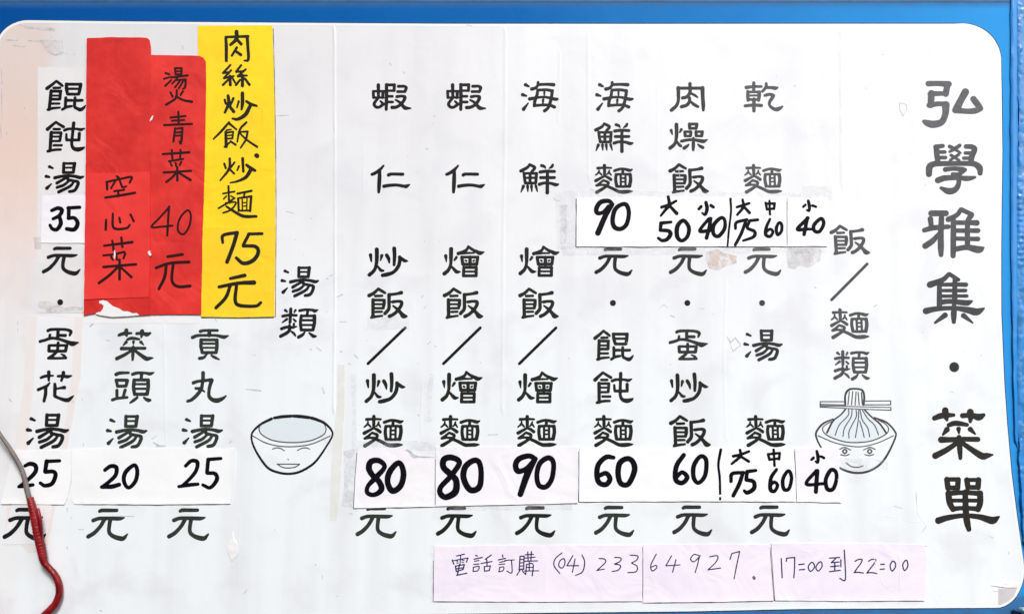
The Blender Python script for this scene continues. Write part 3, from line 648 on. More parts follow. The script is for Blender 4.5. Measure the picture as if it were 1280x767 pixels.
# handwriting: name, scale, origin, strokes
HW = {
'n90a': (7.111,720,235,"325,145,30 290,115,34 220,125,38 182,180,38 190,222,34 240,215,28 290,160,26;320,150,34 260,250,42 195,398,46"),
'n0a': (7.111,720,235,"400,148,32 345,195,36 325,290,36 345,350,36 400,362,34 450,320,34 470,220,34 448,150,34 400,148,32"),
'da1': (7.111,720,235,"820,78,22 828,150,26 790,200,22 755,245,16;760,170,22 828,148,24 890,115,18;830,155,22 895,225,28"),
'n5a': (7.111,720,235,"L755,312,28 845,302,20;755,312,28 750,370,26;750,375,26 820,380,30 840,410,34 810,455,30 765,466,26 732,445,22"),
'n0b': (7.111,720,235,"955,288,30 902,340,36 900,430,34 940,468,28 990,430,30 1003,350,32 955,288,30"),
'xiao1': (7.111,720,235,"1155,128,26 1165,180,30 1150,235,22 1122,222,14;1112,165,24 1092,186,22;1200,155,24 1222,170,22"),
'n4a': (6.737,860,235,"175,258,22 100,360,26 195,355,26;190,258,28 180,330,28 156,420,28"),
'n0c': (6.737,860,235,"275,252,26 218,310,30 215,385,28 258,405,28 308,340,28 308,268,24 275,252,26"),
'bar1': (6.737,860,235,"358,90,16 362,200,13 345,350,13 333,485,12"),
'da2': (6.737,860,235,"460,98,16 465,160,22 415,225,16;412,160,18 465,145,20 515,128,18;465,150,18 518,208,22"),
'n7a': (6.737,860,235,"400,340,20 408,290,22 495,266,22;490,268,22 450,380,24 398,478,22"),
'n5b': (6.737,860,235,"L520,275,22 588,267,20;520,275,22 500,335,22 560,365,24 552,410,24 465,443,16"),
'zhong1': (6.737,860,235,"655,125,18 665,180,16;L655,132,16 730,130,18 724,175,18;L665,180,16 725,172,16;686,108,14 690,222,16"),
'n6a': (6.737,860,235,"690,262,18 660,330,24 655,390,26 690,408,22 715,370,22 692,345,18 660,370,18"),
'n0d': (6.737,860,235,"765,292,20 744,340,24 755,393,22 788,360,22 788,305,22 765,292,20"),
'xiao2': (6.737,860,235,"1013,108,20 1022,150,24 1020,190,18 1000,185,12;988,142,18 970,158,16;1050,148,20 1078,158,16"),
'n4b': (6.737,860,235,"1010,252,26 922,345,26 1000,345,26;1005,252,28 978,390,26;1000,345,20 1060,347,18"),
'n0e': (6.737,860,235,"1120,257,26 1062,310,28 1065,360,26 1108,365,26 1143,300,26 1120,257,26"),
'n8a': (7.111,440,555,"290,200,36 240,145,44 170,152,48 150,210,50 180,270,46 240,330,48 262,400,48 200,447,36 138,430,36 142,370,34 215,290,44 290,200,36"),
'n0f': (7.111,440,555,"400,168,44 332,250,50 317,340,46 360,413,50 430,370,48 458,270,48 440,185,44 400,168,44"),
'n8b': (7.111,440,555,"955,165,44 890,117,48 820,132,52 812,200,50 870,260,52 925,320,52 918,420,58 838,468,50 788,440,46 788,380,42 870,290,44 955,165,44"),
'n0g': (7.111,440,555,"1080,143,46 1007,200,50 992,300,50 1050,403,50 1130,380,50 1148,260,44 1130,160,44 1080,143,46"),
'n9b': (6.4,620,555,"315,115,34 265,92,38 190,112,42 157,160,42 175,213,42 240,195,34 310,120,32;308,122,42 250,240,50 195,398,42"),
'n0h': (6.4,620,555,"420,107,38 352,150,38 327,240,36 342,325,36 400,338,38 448,270,36 460,150,36 420,107,38"),
'n6b': (6.4,620,555,"940,105,28 880,102,36 820,160,38 807,240,40 825,305,38 880,320,38 912,275,38 880,230,34 825,250,30"),
'n0i': (6.4,620,555,"1050,113,38 990,150,42 977,240,40 1000,313,38 1060,315,38 1108,210,42 1095,140,40 1050,113,38"),
'n6c': (5.333,820,550,"185,98,26 137,170,30 131,260,30 175,283,28 208,245,28 175,212,24 140,240,24"),
'n0j': (5.333,820,550,"295,107,25 252,170,28 252,250,26 285,282,24 328,230,26 334,130,26 295,107,25"),
'bar2': (5.333,820,550,"432,62,16 416,160,13 425,250,12 428,392,12"),
'da3': (5.333,820,550,"560,63,14 562,105,18 505,156,13;515,105,16 562,95,16 620,73,14;562,105,14 618,140,16"),
'n7b': (5.333,820,550,"500,272,20 508,222,22 585,214,20;580,214,22 555,290,24 515,368,22"),
'n5c': (5.333,820,550,"L608,207,22 665,200,18;608,207,22 602,255,22;602,262,22 650,275,24 653,320,26 610,348,24 588,335,16"),
'zhong2': (5.333,820,550,"747,92,15 757,128,14;L747,92,13 825,84,14 820,125,14;L757,128,13 822,120,13;784,62,14 788,120,12 790,168,14"),
'n6d': (5.333,820,550,"803,194,18 767,250,22 763,325,24 790,338,20 810,300,20 790,277,18 768,293,18"),
'n0k': (5.333,820,550,"875,207,20 846,260,22 852,323,22 885,323,20 903,260,20 895,213,20 875,207,20"),
'xiao3': (5.333,820,550,"1072,72,15 1080,110,20 1078,146,16 1064,140,10;1050,116,16 1037,128,14;1100,106,14 1120,117,15"),
'n4c': (5.333,820,550,"1068,202,20 1002,290,20 1125,287,18;1075,204,26 1066,342,24"),
'n0l': (5.333,820,550,"1165,198,24 1132,260,24 1142,323,24 1180,323,24 1203,260,22 1198,208,22 1165,198,24"),
'n2a': (7.667,0,540,"240,320,28 290,300,36 340,320,38 338,380,36 260,460,32 180,518,22;180,520,26 250,512,32 315,502,28"),
'n5d': (7.667,0,540,"L447,277,30 570,272,28;447,277,36 432,375,34;435,378,34 510,375,34 532,410,36 500,488,36 430,510,32 387,485,28"),
'n2b': (6.737,110,550,"142,250,26 190,217,30 238,227,32 233,290,30 180,345,28 115,393,22;115,392,26 200,388,34 262,372,30"),
'n0m': (6.737,110,550,"390,208,28 318,265,32 302,340,30 340,398,26 398,345,30 415,260,30 390,208,28"),
'n2c': (6.737,110,550,"822,215,24 870,172,28 920,182,30 912,250,28 860,320,26 785,388,20;765,388,22 850,375,28 925,368,24"),
'n5e': (6.737,110,550,"L1012,160,26 1118,152,24;1012,160,28 1002,270,28;1005,275,26 1070,280,28 1085,330,32 1030,397,26 968,375,24"),
'n3a': (10.22,40,235,"252,287,36 330,257,44 383,282,46 350,350,42 270,393,34;350,365,42 368,450,48 320,527,44 260,520,38 230,475,34"),
'n5f': (10.22,40,235,"L460,255,38 608,246,38;470,255,44 468,370,42;465,387,40 540,382,40 583,450,48 540,528,48 445,522,44"),
# red slips
'kong': (4.514,110,200,"163,92,9 180,108,12;107,128,11 108,165,10;105,124,10 180,108,9 245,96,10 235,128,9;152,122,9 130,160,8;180,120,8 195,153,9 216,148,7;148,176,9 205,168,8;172,172,9 170,205,9;98,212,10 180,200,11 265,185,11"),
'xin': (4.514,110,200,"102,338,10 100,392,11;140,302,9 145,382,11 215,385,10 236,365,8;177,325,9 182,352,10;240,308,10 258,345,10"),
'cai_r1': (4.514,110,200,"92,483,10 250,463,12;137,455,9 145,510,10;188,437,10 194,490,10;87,538,9 140,532,9 205,518,10;130,545,9 140,562,9;160,535,9 163,562,9;210,528,10 200,555,8;88,603,12 180,595,11 270,588,12;178,562,11 178,672,12;175,597,11 120,650,12 62,693,12;180,600,10 245,660,11"),
'n4r': (4.514,110,200,"460,264,8 400,330,8 358,377,8 415,376,8 476,370,9;457,262,9 452,340,9 447,426,9"),
'n0r': (4.514,110,200,"560,284,8 518,330,8 507,395,8 540,418,8 572,370,8 580,310,8 560,284,8"),
'yuan_r': (4.514,110,200,"450,545,13 533,532,13;384,608,12 460,582,13 570,575,14;442,590,13 432,660,14 400,726,13;480,590,13 474,680,13 508,713,14 575,710,15"),
'tang_r': (4.257,190,70,"72,92,8 92,98,8;64,122,8 100,112,7;70,160,8 102,130,8;L122,66,8 125,98,8;L122,66,8 158,66,8 156,98,8;L125,82,6 156,82,6;L125,98,7 156,98,7;105,115,8 190,104,9;135,118,7 107,148,7;L125,130,7 180,125,8;180,125,8 176,165,9 165,175,7;150,132,7 122,168,7;168,132,7 142,172,7;98,195,8 110,216,9;165,188,8 152,208,8;132,182,8 126,225,9 75,260,9;128,215,9 165,235,9 212,244,11"),
'qing_r': (4.257,190,70,"140,297,8 142,365,9;98,328,8 178,320,8;105,345,7 172,341,7;65,368,9 212,362,9;123,385,8 114,455,9;L122,388,8 162,383,8;162,383,9 155,462,10 146,455,6;L122,408,7 158,405,7;L120,425,7 155,423,7"),
'cai_r2': (4.257,190,70,"58,522,9 198,513,10;105,500,8 108,545,8;152,500,8 150,540,8;90,560,8 165,548,8;98,570,7 105,584,8;125,568,7 128,584,8;156,563,7 148,580,8;62,620,9 208,611,9;134,590,9 135,662,10;132,618,9 105,648,9 76,670,9;138,618,8 205,660,11"),
# yellow slips
'rou_y': (6.387,260,35,"228,32,30 226,90,28 180,135,20;230,92,22 265,130,22;142,78,20 146,150,24 146,262,22;142,74,18 320,68,20;313,70,24 318,150,22 322,252,20 290,262,12;230,157,18 190,222,16;215,182,18 262,215,22"),
'si_y': (6.387,260,35,"178,298,15 120,360,16;125,360,16 175,352,12;185,338,14 128,400,15;128,402,15 205,385,13;175,385,20 178,455,22;160,415,14 120,455,18;195,400,14 215,435,14;265,298,15 225,350,16;228,352,16 280,345,13;300,332,15 238,385,15;238,388,15 310,380,13;275,380,22 275,462,24;255,415,14 224,455,18;295,405,16 330,453,20"),
'chao_y1': (6.387,260,35,"134,575,18 142,605,16;160,542,22 165,600,24 135,675,18;203,562,18 178,620,14;172,625,22 205,668,24;275,522,26 275,600,26 268,650,16;245,587,16 232,635,12;307,587,20 345,610,22 388,622,16;340,615,26 300,690,30 240,728,24 195,724,14"),
'fan_y': (5.9,255,145,"185,47,14 130,110,16 70,170,10;185,55,16 240,100,11;165,105,11 200,100,9;160,120,18 164,225,22;L160,125,12 215,116,12 210,165,13;L165,145,9 205,142,9;L165,168,11 210,166,11;152,228,13 200,187,11;195,187,12 233,212,14;312,48,15 265,100,14 245,190,11;L268,118,11 322,115,13;322,115,13 308,175,14 270,235,11;268,132,11 320,180,13 392,228,15"),
'chao_y2': (5.9,255,145,"150,352,14 160,385,14;190,314,16 185,390,18 120,475,10;225,342,13 198,380,11;190,392,14 222,425,13;285,314,20 290,410,16;258,370,13 245,400,11;315,362,20 345,385,22 375,402,20;350,388,26 310,450,24 250,480,15 195,492,9"),
'mian_y': (5.9,255,145,"180,517,13 185,640,13;140,572,11 225,557,11;165,590,9 145,612,9;200,590,9 225,605,9;225,605,12 180,637,13 107,680,11;160,642,11 235,637,11 200,690,12 142,714,11;165,667,13 250,720,20 300,740,22 385,740,18;247,572,14 350,552,16;300,570,12 292,600,11;L252,608,15 256,698,14;L252,606,12 350,592,14;L348,595,16 340,700,16;L256,698,12 340,697,12;L282,612,8 283,690,8;L317,608,8 315,690,8;L283,640,7 316,638,7;L283,665,7 316,663,7"),
'n7y': (5.9,255,270,"138,195,18 142,142,22 238,122,22;243,124,28 215,220,26 170,338,26"),
'n5y': (5.9,255,270,"L328,132,20 428,130,20;332,132,22 312,170,22 290,213,22;290,220,22 380,225,24 400,270,26 360,328,28 290,348,26 238,308,20"),
'yuan_y': (5.9,255,270,"195,460,20 300,437,26;112,522,22 250,495,24 368,490,32;192,517,22 160,600,24 88,676,22;240,510,22 230,620,24 262,658,24 380,663,22 418,638,20"),
# pink slips
'dian': (9.846,550,680,"205,140,11 300,118,10;150,190,11 170,240,12;L150,200,8 345,165,10 325,215,10;255,135,9 246,245,8;205,200,8 220,205,8;205,225,8 225,228,8;272,190,8 295,195,8;270,215,8 290,220,8;190,265,13 200,330,11;L190,265,11 300,245,10 285,300,11;200,298,10 285,285,10;205,330,11 285,305,11;240,245,11 215,370,13;205,378,11 330,352,11"),
'hua_p': (9.846,550,680,"440,132,12 460,142,11;420,180,11 520,158,11;425,205,9 480,195,9;415,245,9 480,238,9;410,280,10 408,330,10;410,280,9 480,268,9 465,320,10 408,330,9;630,128,11 560,180,11;505,232,10 640,208,10;575,180,10 580,260,10;545,270,10 548,328,10;L545,272,9 622,262,9 605,320,10;548,328,10 608,318,10"),
'ding': (9.846,550,680,"770,130,12 775,155,10;720,188,11 805,170,11;735,218,9 800,205,9;725,245,8 798,238,8;735,280,9 725,335,9;735,280,8 785,275,8 775,320,9 722,335,9;800,195,10 915,188,8;880,190,10 885,345,10 820,325,8"),
'gou': (9.846,550,680,"985,145,11 975,310,11;L985,145,11 1035,142,11 1030,305,11;985,185,9 1030,182,9;985,225,9 1030,222,9;980,265,9 1030,262,9;970,305,9 1030,300,9;985,315,9 945,378,8;1010,315,9 1040,355,9;1050,125,10 1150,120,9;1050,165,10 1170,155,9;1080,90,10 1085,195,10;1125,85,10 1120,190,10;1045,205,10 1200,200,9;1065,240,9 1055,370,9;1065,245,9 1145,240,9 1135,385,11;1060,280,8 1140,278,8;1040,325,9 1215,322,8;1100,205,9 1098,325,9"),
'po': (9.143,680,680,"205,95,9 130,160,9 115,240,9 180,330,8"),
'p0': (9.143,680,680,"225,160,9 180,190,9 170,245,9 210,268,9 240,210,9 225,160,9"),
'p4': (9.143,680,680,"L330,125,9 262,242,9 395,240,9;355,165,9 325,315,9"),
'pc': (9.143,680,680,"435,120,9 465,200,10 440,310,10 360,352,8"),
'p2': (9.143,680,680,"630,160,9 690,165,9 700,205,9 605,295,9;605,295,9 690,280,8"),
'p3': (9.143,680,680,"810,145,9 880,155,9 865,195,9 805,222,9;805,222,9 875,240,9 850,290,9 778,308,8"),
'p3b': (9.143,680,680,"985,120,9 1070,130,9 1060,175,9 1000,210,8;1000,210,8 1065,250,9 1050,310,9 958,320,8"),
'p6': (3.556,800,675,"72,60,3.4 48,110,3.4 55,135,3.4 75,120,3.4 70,110,3 50,118,3"),
'p4b': (3.556,800,675,"L140,68,3.4 115,112,3.4 178,108,3;160,85,3.4 145,140,3.4"),
'p9': (3.556,800,675,"268,68,3.4 240,62,3.4 225,82,3.4 240,94,3.4 264,72,3.4;264,72,3.4 255,110,3.4 245,142,3"),
'p2b': (3.556,800,675,"310,72,3.4 345,68,3.4 338,95,3.4 302,130,3.4;302,130,3.4 358,122,3.4"),
'p7': (3.556,800,675,"400,84,3.4 408,58,3.4;408,58,3.4 443,48,3.4;443,48,3.4 430,110,3.4 418,170,3"),
'pd': (3.556,800,675,"505,160,3.4 512,165,3.4 508,172,3.4 502,166,3.4 505,160,3.4"),
'q1': (3.556,800,675,"628,80,4 632,165,4"),
'q7': (3.556,800,675,"L650,92,4 652,78,4 688,75,4;688,75,4 687,120,4 684,165,4"),
'qe': (3.556,800,675,"706,107,4.2 730,104,4.2;708,130,4.2 732,128,4"),
'q0': (3.556,800,675,"760,98,4 748,118,4 758,137,4 775,120,4 772,102,4 760,98,4"),
'q0b': (3.556,800,675,"798,95,4 782,118,4 792,135,4 808,118,4 808,100,4 798,95,4"),
'qdao': (3.556,800,675,"842,78,4 887,75,4;870,80,4 850,98,4;850,98,4 885,95,4;866,100,4 866,130,4;847,116,4 885,112,4;842,138,4 890,132,4;893,85,4 893,116,4;908,42,4 912,110,4 912,175,4 888,168,4"),
'q2': (3.556,800,675,"956,92,4 970,84,4 987,84,4 982,100,4 966,122,4 952,142,4;952,142,4 970,141,4 993,144,4"),
'q2b': (3.556,800,675,"1016,92,4 1030,84,4 1048,84,4 1042,100,4 1024,124,4 1008,144,4;1008,144,4 1028,142,4 1052,146,4"),
'qe2': (3.556,800,675,"1070,106,4.2 1086,105,4.2;1068,128,4 1086,126,4"),
'q0c': (3.556,800,675,"1122,92,4 1112,112,4 1120,135,4 1135,118,4 1134,98,4 1122,92,4"),
'q0d': (3.556,800,675,"1180,88,4 1168,108,4 1176,133,4 1190,115,4 1188,92,4 1180,88,4"),
}
BOWL = (7.67,300,505,
 "303,138,24 200,190,20 125,260,16 110,320,15 130,400,16 190,510,18 270,610,20 360,650,20 460,665,20 560,650,20 660,600,20 740,530,18 830,400,14 885,300,14 872,240,16 810,180,22 740,148,26 684,130,28;"
 "L330,130,24 400,118,28 490,112,26;L512,112,26 580,116,30 660,126,28")
BOWL_THIN = (7.67,300,505,
 "205,190,5 182,235,7 210,290,7 300,340,8 400,360,8 500,366,8 600,360,8 700,340,8 800,290,7 825,240,7 812,200,5;"
 "122,302,6 250,370,7 400,402,7 550,402,7 700,375,7 865,302,6;310,428,5 350,416,7 390,422,7 425,445,5;550,442,5 600,418,7 640,418,7 668,428,5;"
 "L355,572,7 572,572,7;365,578,6 410,603,7 470,609,7 530,600,7 570,575,6;458,525,5 466,530,5")
NOOD = (5.9,1010,475,
 "185,285,8 110,320,12 62,380,12 65,430,10 100,500,9 160,590,10 235,645,12 300,672,14 370,682,14 450,668,14 530,620,14 590,540,13 645,420,10 640,375,10 580,310,10 490,275,9;"
 "275,215,10 240,255,8 185,300,10 140,385,12;420,220,9 470,270,9 530,320,10 575,385,11;275,180,12 275,110,12 300,70,13 345,62,11 400,73,12 415,120,12 410,180,13")
NOOD_THIN = (5.9,1010,475,
 "185,297,5 120,335,5 110,370,5 150,410,6 260,450,6 360,458,6 470,445,6 570,400,6 595,360,5 570,320,5 520,293,5;75,408,5 200,460,5 330,487,5 420,485,5 530,455,5 630,408,5;"
 "305,85,5 295,180,5;330,82,5 322,180,5;355,85,5 348,182,5;370,88,5 378,182,5;395,90,7 402,180,7;"
 "300,215,5 295,260,5 230,330,5 200,405,5;325,215,5 318,270,5 270,350,5 258,412,5;355,220,5 355,270,5 305,370,5 302,425,5;375,215,5 370,300,5 350,420,5;"
 "382,300,5 400,360,5 415,420,5;385,220,5 400,290,5 440,350,5 455,415,5;400,215,5 440,280,5 490,330,5 520,400,5;"
 "L90,157,5 270,157,5;L90,157,5 90,198,5;L90,178,8 270,182,5;L415,153,5 610,151,5 610,180,5 415,180,5;L90,190,4 300,192,4 612,200,4 612,220,5 380,212,4 90,197,4;"
 "272,508,8 287,523,9 272,538,9 257,523,9 272,508,8;455,508,8 470,523,9 455,538,9 440,523,9 455,508,8;"
 "235,507,5 270,494,6 315,513,5;240,547,5 275,554,6 305,545,5;410,513,5 455,494,6 495,508,5;420,547,5 455,554,6 485,545,5;282,608,5 320,635,6 370,640,6 405,630,5")

# ------------------------------------------------------------------ the wall and the board
def pz(py, Y=0.0): return float(P(640, py, Y)[1])
def pxx(px, py=383.5, Y=0.0): return float(P(px, py, Y)[0])

wall = box('wall', -3.0, 3.0, 0.05, 0.15, -1.6, 1.8, M['wall'])
tag(wall, kind='structure')

board = empty('menu_board', (0, 0, pz(820)))
tag(board, 'large blue framed white menu board with printed black characters and two bowl drawings', 'menu board')
BX0, BX1, BZ0, BZ1 = pxx(-60), pxx(1345), pz(830), pz(-26)
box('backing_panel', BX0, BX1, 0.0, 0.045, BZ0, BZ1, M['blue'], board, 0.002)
tr = box('edge_trim', BX0 - 0.004, BX1 + 0.004, -0.0006, 0.046, pz(2.6), BZ1 + 0.004, M['blue_edge'], board)

FACE = Surf(0.0005, 0.0025)          # front of the white sheet at y = -0.002
def arc(cx, cy, rx, ry, a0, a1, n=14):
    return [(cx + rx * math.cos(math.radians(a0 + (a1 - a0) * i / n)), cy + ry * math.sin(math.radians(a0 + (a1 - a0) * i / n))) for i in range(n + 1)]
outline = (arc(34, 64, 40, 38.0, 193, 270) + [(150, 27), (340, 28.6), (560, 30), (800, 30.2), (1050, 30), (1190, 30)] +
           arc(1203, 75, 48, 45.2, -88, 0) + [(1252, 110), (1253, 190), (1252, 260), (1251.5, 320), (1251.6, 390), (1255.5, 480), (1259, 530), (1264.3, 590), (1270.7, 640), (1279, 702)] +
           arc(1246, 712, 34.0, 46.6, 0, 88) + [(1150, 759.6), (1000, 760.5), (860, 763.5), (700, 765), (530, 767), (300, 771), (40, 776), (-25, 776)] +
           [(-25, 600), (-22, 400), (-12, 250), (-2.0, 180), (-1.0, 110), (-2.0, 80)])
sheet('white_sheet', outline, FACE, M['vinyl'], board, step=14, edge_mat=M['rim'])
# cleaner white rim along the cut edge
ol2 = [p for p in outline if p[0] > -3]
start = next(i for i, p in enumerate(ol2) if p[1] < 70)
rimstroke = []
ctr = np.array((640, 395.0))
keep = [p for p in outline if not (p[1] > 180 and p[0] < 0)]
for p in keep:
    q = np.array(p, float)
    inw = np.array([np.clip((640 - q[0]) / 60.0, -1, 1) if (q[0] < 45 or q[0] > 1195) else 0, np.clip((395 - q[1]) / 60.0, -1, 1) if (q[1] < 80 or q[1] > 700) else 0])
    L = np.linalg.norm(inw)
    if L > 0: q = q + inw / L * 1.7
    rimstroke.append((q[0], q[1], 3.2))
# order of keep starts at the top left arc and runs clockwise to the bottom
ink_object('sheet_rim', ink_polys([rimstroke[:-3]], res=1.5, maxrun=30, soft=0.2), FACE.y, M['rim'], board, 0.00012)

# shadow line of the white sheet's edge, painted dark on the blue panel
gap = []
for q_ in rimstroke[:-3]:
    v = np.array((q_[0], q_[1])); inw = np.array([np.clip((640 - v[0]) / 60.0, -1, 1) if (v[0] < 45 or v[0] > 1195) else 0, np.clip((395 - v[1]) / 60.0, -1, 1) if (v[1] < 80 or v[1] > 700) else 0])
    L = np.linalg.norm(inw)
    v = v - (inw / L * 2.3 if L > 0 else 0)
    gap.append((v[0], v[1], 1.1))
ink_object('edge_shade_line', ink_polys([gap], res=2.5, maxrun=30, soft=0.0, rough=0.08), lambda a, c: 0.0, M['gap_shade'], board, 0.0003)

def ridge(name, path, wpx, h, surf, mat, parent):
    V, Fc = [], []
    path = densify(path, 10, 0.0, closed=False) + [path[-1]]
    for i, (x, y) in enumerate(path):
        Y = surf.y(x, y)
        k = h * (0.5 + 0.8 * abs(noise.noise(Vector((x * .03, y * .03, 4)))))
        if i in (0, len(path) - 1): k = 0
        for dx, dy in ((-wpx / 2, 0.00004), (0, k), (wpx / 2, 0.00004)):
            X, Z = P(x + dx, y, Y - dy)
            V.append((float(X), Y - dy, float(Z)))
    for i in range(len(path) - 1):
        for j in range(2):
            a = i * 3 + j
            Fc.append((a, a + 1, a + 4, a + 3))
    a = np.array(V); c = (a.min(0) + a.max(0)) / 2
    me = bpy.data.meshes.new(name)
    me.from_pydata([tuple(v) for v in a - c], [], Fc)
    return link(name, me, mat, parent, tuple(c))

for path, wd, h in (([(418, 30), (418.5, 200), (418.5, 380), (417, 520)], 5, 0.0010), ([(632, 32), (631, 180), (629, 330), (628, 520)], 6, 0.0007),
                    ([(735, 33), (736, 230)], 6, 0.0005), ([(1051, 31), (1052, 150), (1053, 240)], 7, 0.0010), ([(148, 30), (152, 44)], 2, 0.0004), ([(528, 470), (526, 548)], 4, 0.0004), ([(908, 345), (905, 450), (908, 556)], 5, 0.0005), ([(1146, 610), (1147, 640), (1160, 660)], 2.2, 0.0006), ([(700, 60), (698, 160)], 5, 0.0004), ([(205, 400), (207, 555)], 4, 0.0004), ([(1092, 640), (1140, 652), (1180, 650)], 3, 0.0004),
                    ([(822, 100), (821, 240)], 3, 0.0002),
                    ([(300, 640), (297, 740)], 2.0, 0.0003), ([(455, 180), (453, 270)], 2.5, 0.00025)):
    ridge('sheet_crease', path, wd, h, FACE, M['vinyl'], board)

# ------------------------------------------------------------------ printed characters
base = {}
def glyph(key, cx, cy, wd, ink, surf, parent, name='printed_character'):
    if key not in base:
        s, ox, oy, st = G[key]
        polys = ink_polys(parse(st, s, s, ox, oy), res=2.6, maxrun=10, rough=0.012, wscale=1.08, grow=0.40)
        allp = np.array([p for pl in polys for p in pl])
        X, Z = P(allp[:, 0], allp[:, 1], -0.0022)
        cxm, czm = (X.min() + X.max()) / 2, (Z.min() + Z.max()) / 2
        idx, V, Fc = {}, [], []
        n = 0
        for pl in polys:
            f = []
            for p in pl:
                k = (round(p[0], 3), round(p[1], 3))
                if k not in idx:
                    idx[k] = len(V)
                    x, z = P(p[0], p[1], -0.0022)
                    V.append((float(x) - cxm, 0.0, float(z) - czm))
                if not f or f[-1] != idx[k]: f.append(idx[k])
            if len(f) > 2 and f[0] == f[-1]: f.pop()
            if len(f) >= 3: Fc.append(f)
        me = bpy.data.meshes.new('printed_character')
        me.from_pydata(V, [], Fc)
        me.materials.append(INKS[ink])
        base[key] = (me, float(X.max() - X.min()), ((allp[:, 0].min() + allp[:, 0].max()) / 2, (allp[:, 1].min() + allp[:, 1].max()) / 2))
    me, W, c0 = base[key]
    if cx is None: cx, cy = c0; sc_ = 1.0
    Y = surf.y(cx, cy) - 0.00018
    X, Z = P(cx, cy, Y)
    if wd is not None:
        sc_ = (float(P(cx + wd / 2, cy, Y)[0]) - float(P(cx - wd / 2, cy, Y)[0])) / W
    o = bpy.data.objects.new(name, me)
    col.objects.link(o)
    o.parent = parent
    o.location = Vector((float(X), Y, float(Z))) - Vector(parent.location)
    o.scale = (sc_, 1, sc_)
    o.material_slots[0].link = 'OBJECT'
    o.material_slots[0].material = INKS[ink]
    return o

for k, ink in TITLE:
    glyph(k, None, None, None, ink, FACE, board, 'title_character')
for k, cx, cy, wd, ink in CHARS:
    glyph(k, cx, cy, wd, ink, FACE, board)
def dot(cx, cy, d, ink, surf=FACE, parent=board):
    return ink_object('printed_dot', ink_polys([[(cx, cy, d), (cx, cy + 0.05, d)]], res=4, soft=0.0), surf.y, INKS[ink], parent)
for d in DOTS: dot(*d)
dot(1192.8, 458.5, 12.4, 2)
for x0, y0, x1, y1, ink in SLASHES:
    ink_object('printed_slash', ink_polys([[(x0, y0, 3.4), (x1, y1, 3.4)]], res=3, soft=0.0, grow=0.15), FACE.y, INKS[ink], board)

# bowl drawings
bd = flat_poly('bowl_drawing', [(300 + x / 7.67, 505 + y / 7.67) for x, y in
      [(502 + 318 * math.cos(a), 247 + 118 * math.sin(a)) for a in np.linspace(0, 2 * math.pi, 48, endpoint=False)]], FACE.y, M['soup'], board)
def lines(spec, mat, parent, name, lift=0.0002, grow=0.26):
    s, ox, oy, st = spec
    ob = ink_object(name, ink_polys(parse(st, s, s, ox, oy), res=3.2, maxrun=12, soft=0.1, grow=grow), FACE.y, mat, board, lift)
    ob.parent = parent
    ob.location = Vector(ob.location) + Vector(board.location) - Vector(board.location) - Vector(parent.location)
    return ob
lines(BOWL, INKS[1], bd, 'bowl_outline')
lines(BOWL_THIN, M['greyprint'], bd, 'bowl_line', 0.00024)
nf = [(275, 215), (240, 255), (185, 300), (150, 350), (140, 395), (160, 412), (260, 447), (360, 455), (470, 442), (560, 402), (572, 385), (530, 320), (470, 270), (420, 215)]
nd = flat_poly('noodle_bowl_drawing', [(1010 + x / 5.9, 475 + y / 5.9) for x, y in nf], FACE.y, M['soup'], board)
lines(NOOD, INKS[3], nd, 'bowl_outline')
lines(NOOD_THIN, M['greyprint'], nd, 'bowl_line', 0.00024)

